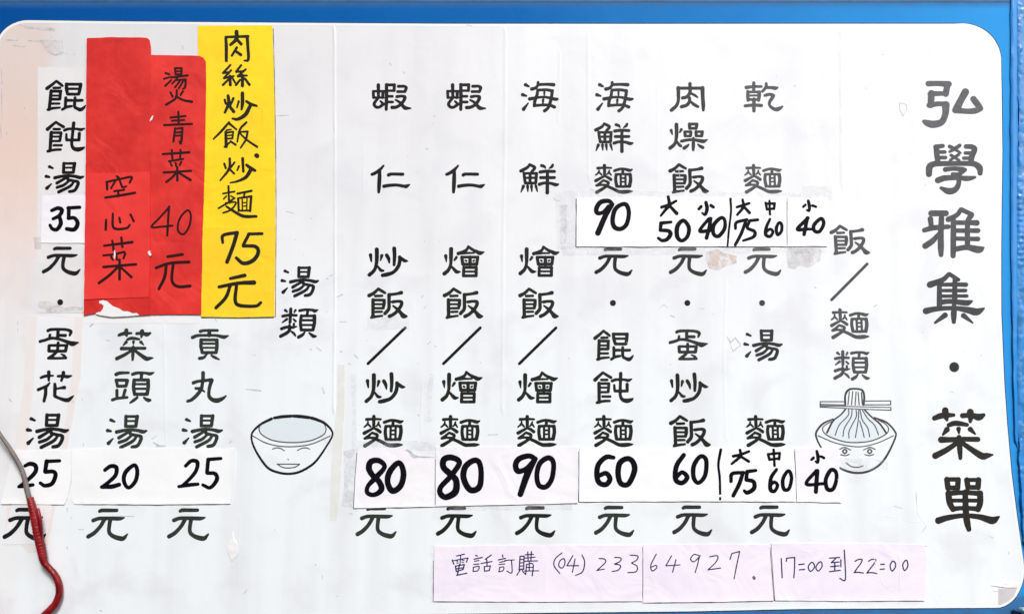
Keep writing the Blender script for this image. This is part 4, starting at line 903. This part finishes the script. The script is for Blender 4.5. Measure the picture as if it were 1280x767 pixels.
# dirt: scuffs and specks, positions as on the board
marks = []
def mk(*a): marks.append([tuple(a[i:i + 3]) for i in range(0, len(a), 3)])
for m_ in ((24, 31, 1.0, 31, 33, 1.6), (32, 34.5, 2.5, 45, 34.8, 3.6), (45, 35, 3.6, 58, 36.5, 4.2), (58, 36, 4.4, 67, 37.3, 5),
           (8, 50, 1.6, 22, 50.5, 1.6), (35, 51, 1.6, 52, 51.5, 1.6), (17, 57, 1.6, 32, 58.5, 1.4), (60, 64, 1.2, 68, 69, 1.8, 76, 67, 1.6), (83, 67, 2.2, 83.4, 67, 2.2),
           (93, 68, 1.6, 93.3, 68.4, 1.6), (64, 47, 1.5, 64.3, 47.2, 1.5), (2, 86, 1.0, 2.4, 105, 1.4), (2, 112, 1.8, 2.5, 150, 1.2), (0.6, 155, 1.2, 1.5, 172, 1.2), (31, 134, 1.4, 31, 136, 1.4),
           (32, 147, 1.4, 32.2, 149, 1.4), (8, 165, 1.2, 9, 168, 1.2), (228, 57, 1.4, 229, 61, 2), (487, 79, 1.2, 489, 81.5, 1.4), (504, 90, 1.6, 506, 91.5, 1.6), (583, 31.5, 1, 590, 32.6, 1),
           (542, 145, 1.4, 544, 145.6, 1.4), (533, 186, 1.8, 535, 186, 1.8), (509, 195, 1, 509.4, 195, 1), (388, 436, 2, 389, 437, 2), (396, 434, 1.4, 401, 438, 2.4), (426, 439, 2.4, 427, 439.4, 2.4),
           (443, 443, 1.4, 447, 447, 2.0), (425, 402, .9, 433, 402, .9), (436, 454, 1.8, 438, 455, 1.6), (317, 443, 1.2, 319, 444, 1.2), (308, 486, 1.6, 326, 488, 2.2), (403, 484, 1, 405, 491, 2.4),
           (543, 432, 1.4, 545, 433, 1.4), (534, 430, 1.0, 538, 427, 1.2), (523, 518, 1.6, 524, 519, 1.6), (610, 543, .8, 622, 542.6, 1.4), (826, 384, .8, 830, 380, .8, 834, 384, .8), (838, 394, 1.8, 843, 396, 2.2),
           (908, 420, .9, 914, 428, 1.2), (913, 428, 1.4, 919, 422, 1.8, 926, 431, 1.2, 916, 439, 1.4), (911, 425, .8, 916, 438, 1.0), (875, 385, 1.2, 880, 386, 1.0), (1018, 358, 1.6, 1020, 360, 1.6),
           (1092, 383, 1.6, 1096, 381, 1.6), (1143, 306, 1, 1143.4, 306, 1), (1145, 615, .8, 1147, 637, 1.2), (1118, 632, .8, 1128, 635, .8), (1153, 664, 1.4, 1158, 657, .8), (1175, 744, .9, 1176, 744, .9),
           (1261, 689, 1.0, 1261.3, 692, 1.0), (1236, 669, .8, 1242, 672, .8), (1188, 489, .9, 1192, 490, .9), (1103, 68, 1.8, 1104, 68.4, 1.8), (1082, 110, 1, 1084, 111, 1), (22, 402, 1.4, 22.4, 405, 1.2),
           (22, 410, .9, 22.4, 415, .9), (11, 498, 1.4, 14, 501, 2.0), (103, 498, 1, 103, 500, 1), (104, 554, 1.6, 104.3, 557, 1.4), (84, 634, 1.2, 84, 639, 1.6), (84, 683, 1.8, 84.3, 685, 1.8), (98, 661, 1.2, 105, 661.5, 1),
           (140, 644, .8, 168, 645, 1.2), (437, 641, 2.2, 440, 642, 2.2), (413, 625, 1.4, 414, 625.2, 1.4), (421, 630, 1.4, 421, 631, 1.4), (394, 705, 1.4, 395, 706, 1.4), (403, 718, 1.2, 403, 723, 1.2),
           (305, 741, 1.6, 309, 736, 1.0), (125, 762, 1.6, 127, 763, 1.6), (420, 744, 1, 423, 745, 1), (287, 553, 1.4, 290, 550, 1.2), (192, 553, 1.6, 198, 556, 3.0), (196, 557, 3, 206, 557, 2.4), (190, 548, 1, 196, 544, 1),
           (133, 425, 1.6, 137, 425.5, 1.6), (112, 408, 1.6, 116, 405, 2.4), (265, 390, 1, 271, 402, 1), (412, 345, 1, 416, 343, 1.2), (421, 371, 1.6, 428, 368, 2.2), (420, 377, 1, 417, 380, 1), (408, 348, 1.6, 410, 348, 1.4),
           (358, 264, 1, 368, 267, 1), (389, 273, 1.4, 390, 273, 1.4), (346, 145, .8, 361, 144, 1.0), (530, 300, 1, 531, 302, 1), (527, 372, 1.2, 529, 369, 1.2), (530, 385, 1.0, 533, 382, 1.2), (711, 447, 1.0, 712, 448, 1.0),
           (970, 95, .9, 971, 96, .9), (993, 107, 1.4, 994, 108, 1.4), (848, 210, .7, 850, 222, .7), (692, 247, 1.2, 694, 250, 1.4, 699, 251, 1.2), (738, 236, 1.2, 743, 238, 1.6), (730, 308.5, 1.2, 733, 308.8, 1.8),
           (1155, 682.5, .8, 1158, 682, 1.2), (972, 622, .9, 976, 627, .9), (1242, 738, 1.4, 1248, 739, 1), (1270.5, 744, 1.4, 1271, 744.2, 1.4)):
    mk(*m_)
for i in range(110):     # fine fly specks
    x = random.uniform(5, 1240); y = random.uniform(40, 750)
    s = random.choice((0.5, 0.6, 0.8, 0.9))
    marks.append([(x, y, s), (x + random.uniform(-1, 1), y + random.uniform(-1, 1.6), s)])
dm = ink_object('dirt_specks', ink_polys(marks, res=2.5, maxrun=6, rough=0.12, soft=0.0, wscale=0.8), FACE.y, M['grime'], board, 0.0002)
tag(dm, kind='stuff')
heart = [[(1128, 129, .7), (1124, 129, .7), (1125, 137, .7), (1129, 145, .7), (1134, 136, .7), (1133, 131, .7), (1128, 129, .7)]]
ink_object('heart_scribble', ink_polys(heart, res=4, soft=0.0), FACE.y, M['grime'], board, 0.0003)

# ------------------------------------------------------------------ patches and tapes stuck on the board
def thing_sheet(name, label, cat, outline, surf, mat, group=None, step=8, jit=0.6, edge=None):
    o = sheet(name, outline, surf, mat, None, step, jit, edge)
    tag(o, label, cat, group)
    return o
S_TAPE0 = Surf(-0.0019, 0.0003)
S_PATCH = Surf(-0.0021, 0.0004)
thing_sheet('tape_strip', 'wide pinkish beige old tape strip slanting down behind the printed lower left column', 'tape', [(32, 394), (104, 396), (101, 470), (84, 560), (58, 690), (36, 690), (6, 660), (18, 560), (30, 480)], S_TAPE0, M['pinkish'])
up = thing_sheet('vinyl_patch', 'greyish white patch with three printed characters at the top left column', 'patch', [(47, 84), (104, 86), (106, 240), (105, 391), (45, 390), (47, 250)], S_PATCH, M['patch'])
lo = thing_sheet('vinyl_patch', 'white slanted patch with printed characters in the lower left column', 'patch', [(46, 396), (93, 398), (88, 475), (80, 540), (56, 680), (2, 680), (34, 560), (42, 480)], S_PATCH, M['patch_white'])
for k, cx, cy, wd, ink in LEFT_UP: glyph(k, cx, cy, wd, ink, S_PATCH, up)
ink_object('printed_dot', ink_polys([[(75.2, 377.5, 7.4), (75.2, 377.6, 7.4)]], res=4, soft=0), S_PATCH.y, INKS[1], up)
for k, cx, cy, wd, ink in LEFT_LO: glyph(k, cx, cy, wd, ink, S_PATCH, lo)
thing_sheet('tape_strip', 'long narrow cream tape strip beside the smiling bowl drawing', 'tape', [(422, 455), (431, 455), (431, 505), (428, 560), (426, 600), (423, 632), (421, 650), (412, 650), (413, 632), (413, 600), (416, 560), (421, 505)], Surf(-0.0019, 0.0004), M['cream'], step=4)
thing_sheet('corner_patch', 'small dull grey patch at the bottom right rounded corner of the board', 'patch', [(1248, 735), (1271.5, 734), (1268, 744), (1262, 750), (1254, 754), (1248, 756)], Surf(-0.0019, 0.0003), M['corner'], step=4, jit=0.4)
thing_sheet('torn_film', 'crumpled white film sliver above the dull bottom right corner patch', 'film', [(1240, 731), (1250, 730), (1256, 728.5), (1272, 729), (1272, 733.5), (1260, 734), (1250, 733)], Surf(-0.0020, 0.0008, 0.0012, 0.3, 2), M['rim'], step=3, jit=0.5)
thing_sheet('torn_film', 'white torn film sliver below the pair of right hand yuan characters under the smiling bowl', 'film', [(290, 663), (292, 672), (297, 680), (296, 693), (290, 701), (284, 690), (285, 682)], Surf(-0.0020, 0.0006, 0.0010, 0.2, 3), M['torn'], step=3, jit=0.5)
thing_sheet('paper_patch', 'torn white paper patch just below the ragged bottom of the red slips', 'patch', [(104, 396), (122, 389), (131, 379), (145, 386), (172, 394), (250, 395), (250, 404), (104, 404)], Surf(-0.0020, 0.0003), M['torn'], step=6, jit=0.5)
CT = Surf(-0.0021, 0.0004, 0.0005, 0.12, 6)
for lab, ol, mt in (
    ('clear tape piece at the left end of the upper price label', [(694, 240), (722, 238), (723, 310), (697, 311)], 'clear'),
    ('narrow grey clear tape piece at the left end of the upper price label', [(700, 256), (709, 256), (708, 303), (701, 303)], 'clear2'),
    ('long clear tape over the top edge of the upper price label', [(726, 238), (900, 240), (1001, 241), (1001, 249), (860, 250), (726, 249)], 'clear'),
    ('long clear tape under the bottom edge of the upper price label', [(702, 307), (870, 307), (1035, 308), (1034, 315), (880, 317), (703, 319)], 'clear'),
    ('clear tape rectangle above the small forty price at the upper right', [(1003, 233), (1040, 232), (1039.5, 249.5), (1004, 249)], 'clear'),
    ('beige glue residue between the two right hand upper yuan characters', [(884, 314), (897, 311), (905, 316), (921, 319), (921, 328), (905, 333), (898, 337), (886, 334), (882, 322)], 'residue'),
    ('grey glue residue square under the upper small forty price', [(984, 310), (1027, 309), (1026, 325), (1018, 330), (1010, 334), (1001, 331), (994, 336), (985, 335)], 'residue2'),
    ('narrow clear tape upright between the first two bottom columns', [(536.5, 467), (543, 467.5), (540, 490), (538, 527), (530, 527), (533, 495)], 'clear'),
    ('tall clear tape left of the first fried noodle column', [(438, 466), (446, 466), (445, 520), (446, 562), (440, 562), (441, 520)], 'clear'),
    ('crumpled clear tape at the left end of the lower eighty price', [(430, 562), (448, 560), (447, 600), (443, 634), (428, 632), (431, 600)], 'clear2'),
    ('clear tape strip along the top of the lower eighty price', [(446, 551), (500, 549), (545, 553), (544, 563), (500, 560), (446, 563)], 'clear'),
    ('clear tape strip under the lower ninety price', [(560, 630), (715, 628), (715, 636), (560, 638)], 'clear'),
    ('clear tape patch on the chin of the noodle bowl drawing', [(1049, 572), (1089, 572), (1110, 575), (1109, 586), (1085, 588), (1050, 586)], 'clear'),
    ('faint clear tape below the first slash of the left most dish column', [(459, 397), (512, 397), (512, 411), (459, 411.5)], 'clear'),
    ('clear tape over the left end of the pale pink phone slip', [(538, 681), (551, 681), (549, 752), (538, 752)], 'clear'),
    ('clear tape scrap in the stained top left corner of the board', [(50, 50), (78, 51), (80, 66), (70, 70), (58, 64)], 'clear2'),
    ('grey glue residue left of the upper thirty five price', [(42, 296), (52, 296), (52, 312), (43, 311)], 'residue2'),
    ('grey glue smear under the dot of the left column', [(48, 376), (66, 378), (82, 384), (103, 383), (103, 388), (60, 390), (48, 384)], 'residue2')):
    thing_sheet('tape_piece' if 'residue' not in mt else 'glue_residue', lab, 'tape' if 'residue' not in mt else 'glue residue', ol, CT, M[mt], step=5, jit=1.2)

# ------------------------------------------------------------------ price labels
def lifted(bottom, amount, depth=10.0, left=None, right=None):
    def f(px, py):
        t = max(0.0, min(1.0, (py - (bottom - depth)) / depth))
        h = amount * t * t * (0.35 + 1.6 * abs(noise.noise(Vector((px * 0.028, bottom * 0.1, 5.0)))))
        if left is not None:
            t = max(0.0, min(1.0, ((left + 7) - px) / 7)); h += amount * 0.8 * t * t
        if right is not None:
            t = max(0.0, min(1.0, (px - (right - 6)) / 6)); h += amount * 0.6 * t * t
        return h
    return f

def hand(keys, surf, mat, parent, name='handwritten_character', ws=1.0):
    for k in keys:
        nm = 'handwritten_digit' if (k[0] == 'n' or k[:2] in ('p0', 'p4', 'p2', 'p3', 'p6', 'p9', 'p7', 'q0', 'q1', 'q2', 'q7')) else ('divider_line' if k.startswith('bar') else name)
        s, ox, oy, st = HW[k]
        ink_object(nm, ink_polys(parse(st, s, s, ox, oy), res=2.6, maxrun=3, rough=0.03, wscale=ws, grow=0.26 if (ws == 1.0 and mat != M['marker']) else 0.40), surf.y, mat, parent, 0.00016)

def label_thing(lab, outline, bottom, mat, keys, amp=0.0005, Y0=-0.0026, left=None, right=None, seed=0, up=0.0012, group='handwritten price labels', name='price_label', cat='price label', ink='marker', ws=1.0, jit=0.5):
    s = Surf(Y0, 0.0004, amp, 0.03, seed, lifted(bottom, up, 9, left, right))
    o = thing_sheet(name, lab, cat, outline, s, M[mat], group, step=6, jit=jit)
    hand(keys, s, M[ink], o, ws=ws)
    return o, s

label_thing('upper white price label with 90, large 50 small 40, large 75 medium 60', [(721, 247.5), (850, 246), (983.3, 247), (983.3, 307.6), (850, 308), (720.5, 308)], 308, 'label2',
            ['n90a', 'n0a', 'da1', 'n5a', 'n0b', 'xiao1', 'n4a', 'n0c', 'bar1', 'da2', 'n7a', 'n5b', 'zhong1', 'n6a', 'n0d'], left=720, seed=1)
label_thing('small white price label with small 40 at the right end of the upper price row', [(984.3, 247), (1034, 248.5), (1035, 277), (1034, 307.6), (984.3, 307.6)], 307.6, 'label2', ['xiao2', 'n4b', 'n0e'], seed=2)
oA, sA = label_thing('lower lilac white price label with bold 80, torn at its top edge', [(447, 563), (450, 561), (480, 560), (507, 561), (514, 567), (520, 570.5), (543.5, 571), (543.5, 632.6), (442.5, 634.6), (444, 600)], 634, 'label', ['n8a', 'n0f'], left=443, seed=3)
flat_poly('torn_edge', [(506, 561), (509, 560.5), (515, 564), (519, 568), (525, 569.6), (543, 570.2), (543, 571.6), (524, 571.4), (518, 572), (514, 570), (512, 566)], sA.y, M['grime'], oA, 0.0004)
label_thing('lower white price label with bold 80 and 90 side by side', [(544.5, 558.5), (640, 558), (722, 558.5), (722.5, 600), (722, 628.3), (620, 630.6), (544.5, 632.4)], 630, 'label', ['n8b', 'n0g', 'n9b', 'n0h'], right=722, seed=4)
label_thing('lower white price label with 60, 60 and large 75 medium 60', [(724.5, 559), (860, 559.5), (992.3, 560), (994.5, 600), (995, 626.3), (860, 626), (724, 626.6)], 626.5, 'label2', ['n6b', 'n0i', 'n6c', 'n0j', 'bar2', 'da3', 'n7b', 'n5c', 'zhong2', 'n6d', 'n0k'], seed=5)
label_thing('lower white price label with small 40 overlapping the noodle bowl drawing', [(993.5, 560), (1048, 559), (1049, 575), (1051.5, 627.6), (996, 626.6), (995.5, 600)], 627.5, 'label', ['xiao3', 'n4c', 'n0l'], right=1051, seed=6)
label_thing('bottom left white price label with 25 behind the grey cable', [(17, 563), (88, 562), (89, 600), (84, 622), (80, 630), (1, 629.5), (10, 590)], 630, 'label2', ['n2a', 'n5d'], seed=7)
label_thing('bright white price label with 20 and 25 on the bottom left', [(90, 561), (200, 559.8), (293, 561), (292, 600), (288.5, 629), (200, 630), (93, 629.4), (89, 623)], 630, 'label2', ['n2b', 'n0m', 'n2c', 'n5e'], seed=8, right=292)
label_thing('small square lilac price label with 35 beside the red slip', [(53, 244.5), (109, 244.5), (109, 303.8), (51, 303.5)], 303.8, 'label', ['n3a', 'n5f'], seed=9, up=0.0006)

PG = 'pale pink phone and opening hour slips'
label_thing('left pale pink slip with handwritten phone order words and first phone digits', [(543, 682.5), (670, 681), (803, 681), (803, 750.8), (670, 751.5), (542, 751)], 751, 'pink', ['dian', 'hua_p', 'ding', 'gou', 'po', 'p0', 'p4', 'pc', 'p2', 'p3', 'p3b'], group=PG, name='phone_slip', cat='paper slip', ink='pen', seed=11)
label_thing('middle pale pink slip with handwritten digits 64927', [(804, 680.6), (900, 679.6), (962, 680.6), (967, 750), (900, 751.6), (804, 752.6)], 752, 'pink', ['p6', 'p4b', 'p9', 'p2b', 'p7', 'pd'], group=PG, name='phone_slip', cat='paper slip', ink='pen', seed=12)
last_slip = label_thing('right pale pink slip with handwritten opening hours 17:00 to 22:00', [(964, 678.5), (1060, 679), (1152, 680), (1158, 690), (1156.5, 750), (1060, 750.6), (969, 750)], 751, 'pink', ['q1', 'q7', 'qe', 'q0', 'q0b', 'qdao', 'q2', 'q2b', 'qe2', 'q0c', 'q0d'], group=PG, name='phone_slip', cat='paper slip', ink='pen', seed=13)


def crease(parent, surf, mat, path, w=1.6, h=0.0005):
    ridge('paper_crease', path, w, h, surf, mat, parent)
oP3, sP3 = last_slip
crease(oP3, sP3, M['pink'], [(1091, 686), (1096, 712), (1104, 730), (1120, 742)])
crease(oP3, sP3, M['pink'], [(1121, 684), (1125, 705), (1124, 740)])
crease(oP3, sP3, M['pink'], [(985, 686), (1010, 690), (1040, 684)])
# ------------------------------------------------------------------ yellow and red poster slips
YG = 'yellow poster slips'
sY1 = Surf(-0.0026, 0.0004, 0.0004, 0.02, 21)
oY1 = thing_sheet('poster_slip', 'upper yellow slip with brushed fried rice and fried noodle words', 'poster slip', [(247, 32.5), (290, 32), (340.5, 32), (343, 120), (344, 215), (344, 288), (252, 288), (248, 150)], sY1, M['yellow'], YG, step=7, jit=0.5)
hand(['rou_y', 'si_y', 'chao_y1', 'fan_y', 'chao_y2', 'mian_y'], sY1, M['brush'], oY1)
ink_object('brush_dot', ink_polys([[(320.5, 194.3, 5.6), (321.4, 195, 5.6)]], res=4, soft=0), sY1.y, M['brush'], oY1)
sY2 = Surf(-0.0034, 0.0004, 0.0004, 0.02, 22, lifted(397, 0.0008))
oY2 = thing_sheet('poster_slip', 'lower yellow slip with a large brushed 75', 'poster slip', [(250, 283.5), (300, 284), (344.5, 283), (343.6, 340), (343, 395.5), (300, 396.5), (251, 395.5)], sY2, M['yellow2'], YG, step=7, jit=0.5)
hand(['n7y', 'n5y', 'yuan_y'], sY2, M['brush'], oY2)

RG = 'red poster slips'
sR1 = Surf(-0.0040, 0.0004, 0.0004, 0.02, 31, lifted(393, 0.0005))
oR1 = thing_sheet('poster_slip', 'tall red slip with thin black writing and 40 against the yellow slips', 'poster slip',
                  [(183, 69), (230, 69.5), (249, 70), (254, 72), (257.3, 77), (257.5, 110), (256, 200), (253, 300), (251.5, 392.6), (200, 393), (183, 393)], sR1, M['red2'], RG, step=7, jit=0.5)
hand(['tang_r', 'qing_r', 'cai_r2', 'n4r', 'n0r', 'yuan_r'], sR1, M['marker_red'], oR1, ws=1.02)
sR2 = Surf(-0.0048, 0.0004, 0.0004, 0.02, 32)
oR2 = thing_sheet('poster_slip', 'blank upper red slip with a ragged torn white bottom edge', 'poster slip',
                  [(108.5, 48), (140, 46.6), (183.5, 47.3), (187, 50), (188.6, 60), (188.6, 150), (188.4, 217), (188, 300), (187.5, 393), (175, 394), (172, 393), (170, 391.3), (159.4, 389.3), (148.4, 385.8), (140.6, 382.7), (133.6, 376.8), (129, 375.4), (124, 376.6),
                   (124.5, 379), (129, 382.7), (127.7, 388), (125, 390), (119.5, 391), (104.3, 394), (105, 370), (107, 216), (107.6, 120)], sR2, M['red'], RG, step=7, jit=0.4)
ink_object('torn_spot', ink_polys([[(190.8, 145.5, 1.6), (189, 149, 2.4), (187.8, 151, 1.2)]], res=4, rough=0.05), sR2.y, M['torn'], oR2, 0.0004)
flat_poly('torn_edge', [(124, 376), (129, 375), (134, 376.4), (141, 382.4), (149, 385.4), (154, 388.6), (160, 389), (166, 391.4), (171, 391), (174, 393.8), (160, 395), (140, 396), (126, 394), (119, 392), (121, 390.6), (126, 389.4), (128.4, 386), (129.6, 382), (127, 379.8), (124, 378.6)],
          sR2.y, M['torn'], oR2, 0.0003)
sR3 = Surf(-0.0056, 0.0004, 0.0004, 0.02, 33, lifted(373, 0.0006))
oR3 = thing_sheet('poster_slip', 'shorter red slip with thin black vegetable name pasted over the left slip', 'poster slip',
                  [(107.5, 217), (150, 216), (187.3, 214.4), (187.8, 290), (185.5, 371), (150, 372.5), (105.2, 374), (106, 300)], sR3, M['red3'], RG, step=7, jit=0.4)
hand(['kong', 'xin', 'cai_r1'], sR3, M['marker_red'], oR3, ws=1.02)
ink_object('torn_spot', ink_polys([[(143.2, 313, 1.0), (143.4, 318, 2.4), (143.0, 322.5, 1.6)]], res=4, rough=0.05), sR3.y, M['torn'], oR3, 0.0004)
ink_object('torn_spot', ink_polys([[(187.2, 313.6, 1.4), (186.2, 315.5, 3.0), (187.6, 318, 3.0)]], res=4, rough=0.05), lambda a, b: sR2.y(a, b) - 0.0016, M['torn'], oR2, 0.0004)

# ------------------------------------------------------------------ blue film at the right edge, clip at the corner
film = empty('plastic_film', (pxx(1275), -0.004, pz(780)))
tag(film, 'crinkled glossy blue plastic film hanging along the right edge of the board', 'plastic film')
class FilmSurf(Surf):
    def y(self, px, py):
        a = noise.noise(Vector((px * 0.10, py * 0.035, 1.0)))
        b = abs(noise.noise(Vector((px * 0.25, py * 0.11, 7.0))))
        c = noise.noise(Vector((px * 0.5, py * 0.35, 3.0)))
        rib = 0.0012 * math.sin(py * 0.9) if 240 < py < 330 else 0
        e = min(1.0, max(0.0, (px - 1270) / 5))
        return self.Y0 - 0.001 - e * (0.002 + 0.0022 * a + 0.0026 * b + 0.0014 * c + rib)
def wav(y, a, s): return a * noise.noise(Vector((3.3, y * 0.05, s)))
left_edge = [(1271.5 + wav(y, 2.4, 1) + (1.5 if 120 < y < 230 else 0) + 9 * max(0, (y - 520) / 160), y) for y in range(-20, 680, 8)]
fs = sheet('crinkled_film', left_edge + [(1286, 690), (1300, 720), (1330, 730), (1330, -20)], FilmSurf(-0.001, 0.001), M['film'], film, step=2.6)
fold_l = [(1263.5 + wav(y, 1.0, 2) + 7 * max(0, (y - 250) / 330) ** 1.5, y) for y in range(-20, 560, 10)]
fold_r = [(1272.5 + wav(y, 1.2, 3), y) for y in range(560, -21, -10)]
class FoldSurf(Surf):
    def y(self, px, py):
        t = max(0.0, min(1.0, (px - 1263) / 9))
        return self.Y0 - 0.0012 - 0.0022 * math.sin(math.pi * t) - 0.0008 * noise.noise(Vector((px * .3, py * .04, 2)))
sheet('film_fold', fold_l + fold_r, FoldSurf(-0.001, 0.001), M['film_light'], film, step=2.2)

clip = empty('clip', (pxx(1277, 767), -0.005, pz(775)))
tag(clip, 'dark glossy clip with a pale painted highlight at the bottom right corner of the board', 'clip')
box('clip_body', pxx(1267, 767), pxx(1292, 767), -0.022, -0.001, pz(785), pz(762.6), M['dark'], clip, 0.004)
box('clip_highlight', pxx(1269, 762), pxx(1290, 762), -0.0215, -0.008, pz(763.4, -0.02), pz(760.2, -0.02), M['pale_highlight'], clip, 0.0015)  # pale strip modelled in place of the glint on the dark clip
box('clip_hinge', pxx(1264.5, 765), pxx(1266.6, 765), -0.012, -0.001, pz(772), pz(760.8), M['dark'], clip, 0.001)

# gap shadows along the paper edges, painted as thin dark lines
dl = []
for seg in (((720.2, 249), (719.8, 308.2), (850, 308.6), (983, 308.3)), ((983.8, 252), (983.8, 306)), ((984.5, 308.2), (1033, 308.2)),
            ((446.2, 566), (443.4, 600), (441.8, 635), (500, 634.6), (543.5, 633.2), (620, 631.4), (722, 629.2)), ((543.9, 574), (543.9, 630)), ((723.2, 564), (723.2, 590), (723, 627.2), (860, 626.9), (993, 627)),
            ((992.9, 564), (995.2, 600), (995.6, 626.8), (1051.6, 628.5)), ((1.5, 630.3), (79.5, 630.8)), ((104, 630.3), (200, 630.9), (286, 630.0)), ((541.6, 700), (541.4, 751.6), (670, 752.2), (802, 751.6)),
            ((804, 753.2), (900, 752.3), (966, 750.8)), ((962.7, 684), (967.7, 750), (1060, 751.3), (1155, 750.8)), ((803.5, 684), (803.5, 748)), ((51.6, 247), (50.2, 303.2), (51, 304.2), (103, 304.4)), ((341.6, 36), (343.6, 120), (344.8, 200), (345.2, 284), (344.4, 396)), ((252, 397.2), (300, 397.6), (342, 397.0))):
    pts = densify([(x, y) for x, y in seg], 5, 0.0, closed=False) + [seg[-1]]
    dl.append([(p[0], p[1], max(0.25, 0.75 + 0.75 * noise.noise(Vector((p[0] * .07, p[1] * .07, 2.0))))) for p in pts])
tag(ink_object('edge_shade_line', ink_polys(dl, res=4, maxrun=20, soft=0.0), FACE.y, M['dark_edge'], board, 0.00030), kind='stuff')

# ------------------------------------------------------------------ cable
def tube(name, pts, mat, parent, sub=8, sides=20, rmod=None):
    """pts: photo x, photo y, depth of the centre, radius in metres"""
    q = [np.array(p, float) for p in pts]
    res = []
    for i in range(len(q) - 1):
        p0 = q[i - 1] if i else 2 * q[0] - q[1]
        p1, p2 = q[i], q[i + 1]
        p3 = q[i + 2] if i + 2 < len(q) else 2 * q[-1] - q[-2]
        for k in range(sub):
            t = k / sub
            res.append(0.5 * (2 * p1 + (p2 - p0) * t + (2 * p0 - 5 * p1 + 4 * p2 - p3) * t * t + (3 * p1 - p0 - 3 * p2 + p3) * t ** 3))
    res.append(q[-1])
    C = []
    for r in res:
        X, Z = P(r[0], r[1], r[2])
        C.append((np.array([float(X), r[2], float(Z)]), r[3]))
    V, Fc = [], []
    n = len(C)
    for i, (c, r) in enumerate(C):
        t = C[min(i + 1, n - 1)][0] - C[max(i - 1, 0)][0]
        t = t / np.linalg.norm(t)
        u = np.cross(t, [0, 1.0, 0]); u /= np.linalg.norm(u)
        v = np.cross(t, u)
        for k in range(sides):
            a = 2 * math.pi * k / sides
            rr = r * (rmod(i / n, a, i) if rmod else 1)
            V.append(c + rr * (math.cos(a) * u + math.sin(a) * v))
    for i in range(n - 1):
        for k in range(sides):
            a, b = i * sides + k, i * sides + (k + 1) % sides
            Fc.append((a, b, b + sides, a + sides))
    Fc.append(tuple(reversed(range(sides)))); Fc.append(tuple((n - 1) * sides + k for k in range(sides)))
    V = np.array(V); cc = (V.min(0) + V.max(0)) / 2
    me = bpy.data.meshes.new(name)
    me.from_pydata([tuple(x) for x in V - cc], [], Fc)
    me.polygons.foreach_set('use_smooth', [True] * len(Fc))
    return link(name, me, mat, parent, tuple(cc))

px_m = float(P(641, 650)[0] - P(640, 650)[0])
cable = empty('cable', (pxx(60, 770), -0.012, pz(790)))
tag(cable, 'grey cable with its end wrapped in red tape hanging over the bottom left prices', 'cable')
tube('grey_wire', [(-60, 470, -0.05, .0034), (-25, 512, -0.035, .0034), (-6, 534, -0.026, .0036), (3, 547, -0.023, .0038), (11, 558, -0.021, .0042), (20, 573, -0.019, .0045), (27.5, 587, -0.018, .0046), (31, 600, -0.018, .0047), (34, 613, -0.018, .0048), (36.6, 624, -0.018, .0048), (38, 632, -0.018, .0046)],
     M['wire'], cable, rmod=lambda s, a, i: 0.86 + 0.03 * math.sin(3 * a + i * 0.4))
def wrap(s, a, i):
    ph = (i * 0.34 + a / (2 * math.pi)) % 1.0
    return 0.84 + 0.13 * ph + 0.05 * noise.noise(Vector((i * 0.25, math.cos(a) * 1.3, math.sin(a) * 1.3)))
tube('red_tape_wrap', [(37.4, 621.5, -0.018, .0060), (39.5, 630, -0.018, .0068), (43, 644, -0.018, .0078), (46.2, 658, -0.018, .0086), (48.6, 672, -0.018, .0082), (51.5, 686, -0.017, .0080), (54, 698, -0.017, .0072), (56.5, 704, -0.016, .0060), (62, 710, -0.015, .0058), (68, 717, -0.014, .0060), (72.5, 726, -0.013, .0062), (74.2, 736, -0.012, .0062),
     (73, 746, -0.012, .0066), (68.5, 755, -0.012, .0068), (61, 763, -0.012, .0070), (52, 771, -0.013, .0066), (40, 780, -0.014, .0064), (20, 795, -0.016, .006)], M['redtape'], cable, sub=10, sides=28, rmod=wrap)
tube('loose_tape_end', [(47.5, 635, -0.021, .0022), (49.5, 645, -0.023, .0030), (50.5, 655, -0.022, .0034), (51.5, 668, -0.020, .0028), (52, 676, -0.018, .0016)], M['redtape'], cable, sub=8, sides=14)
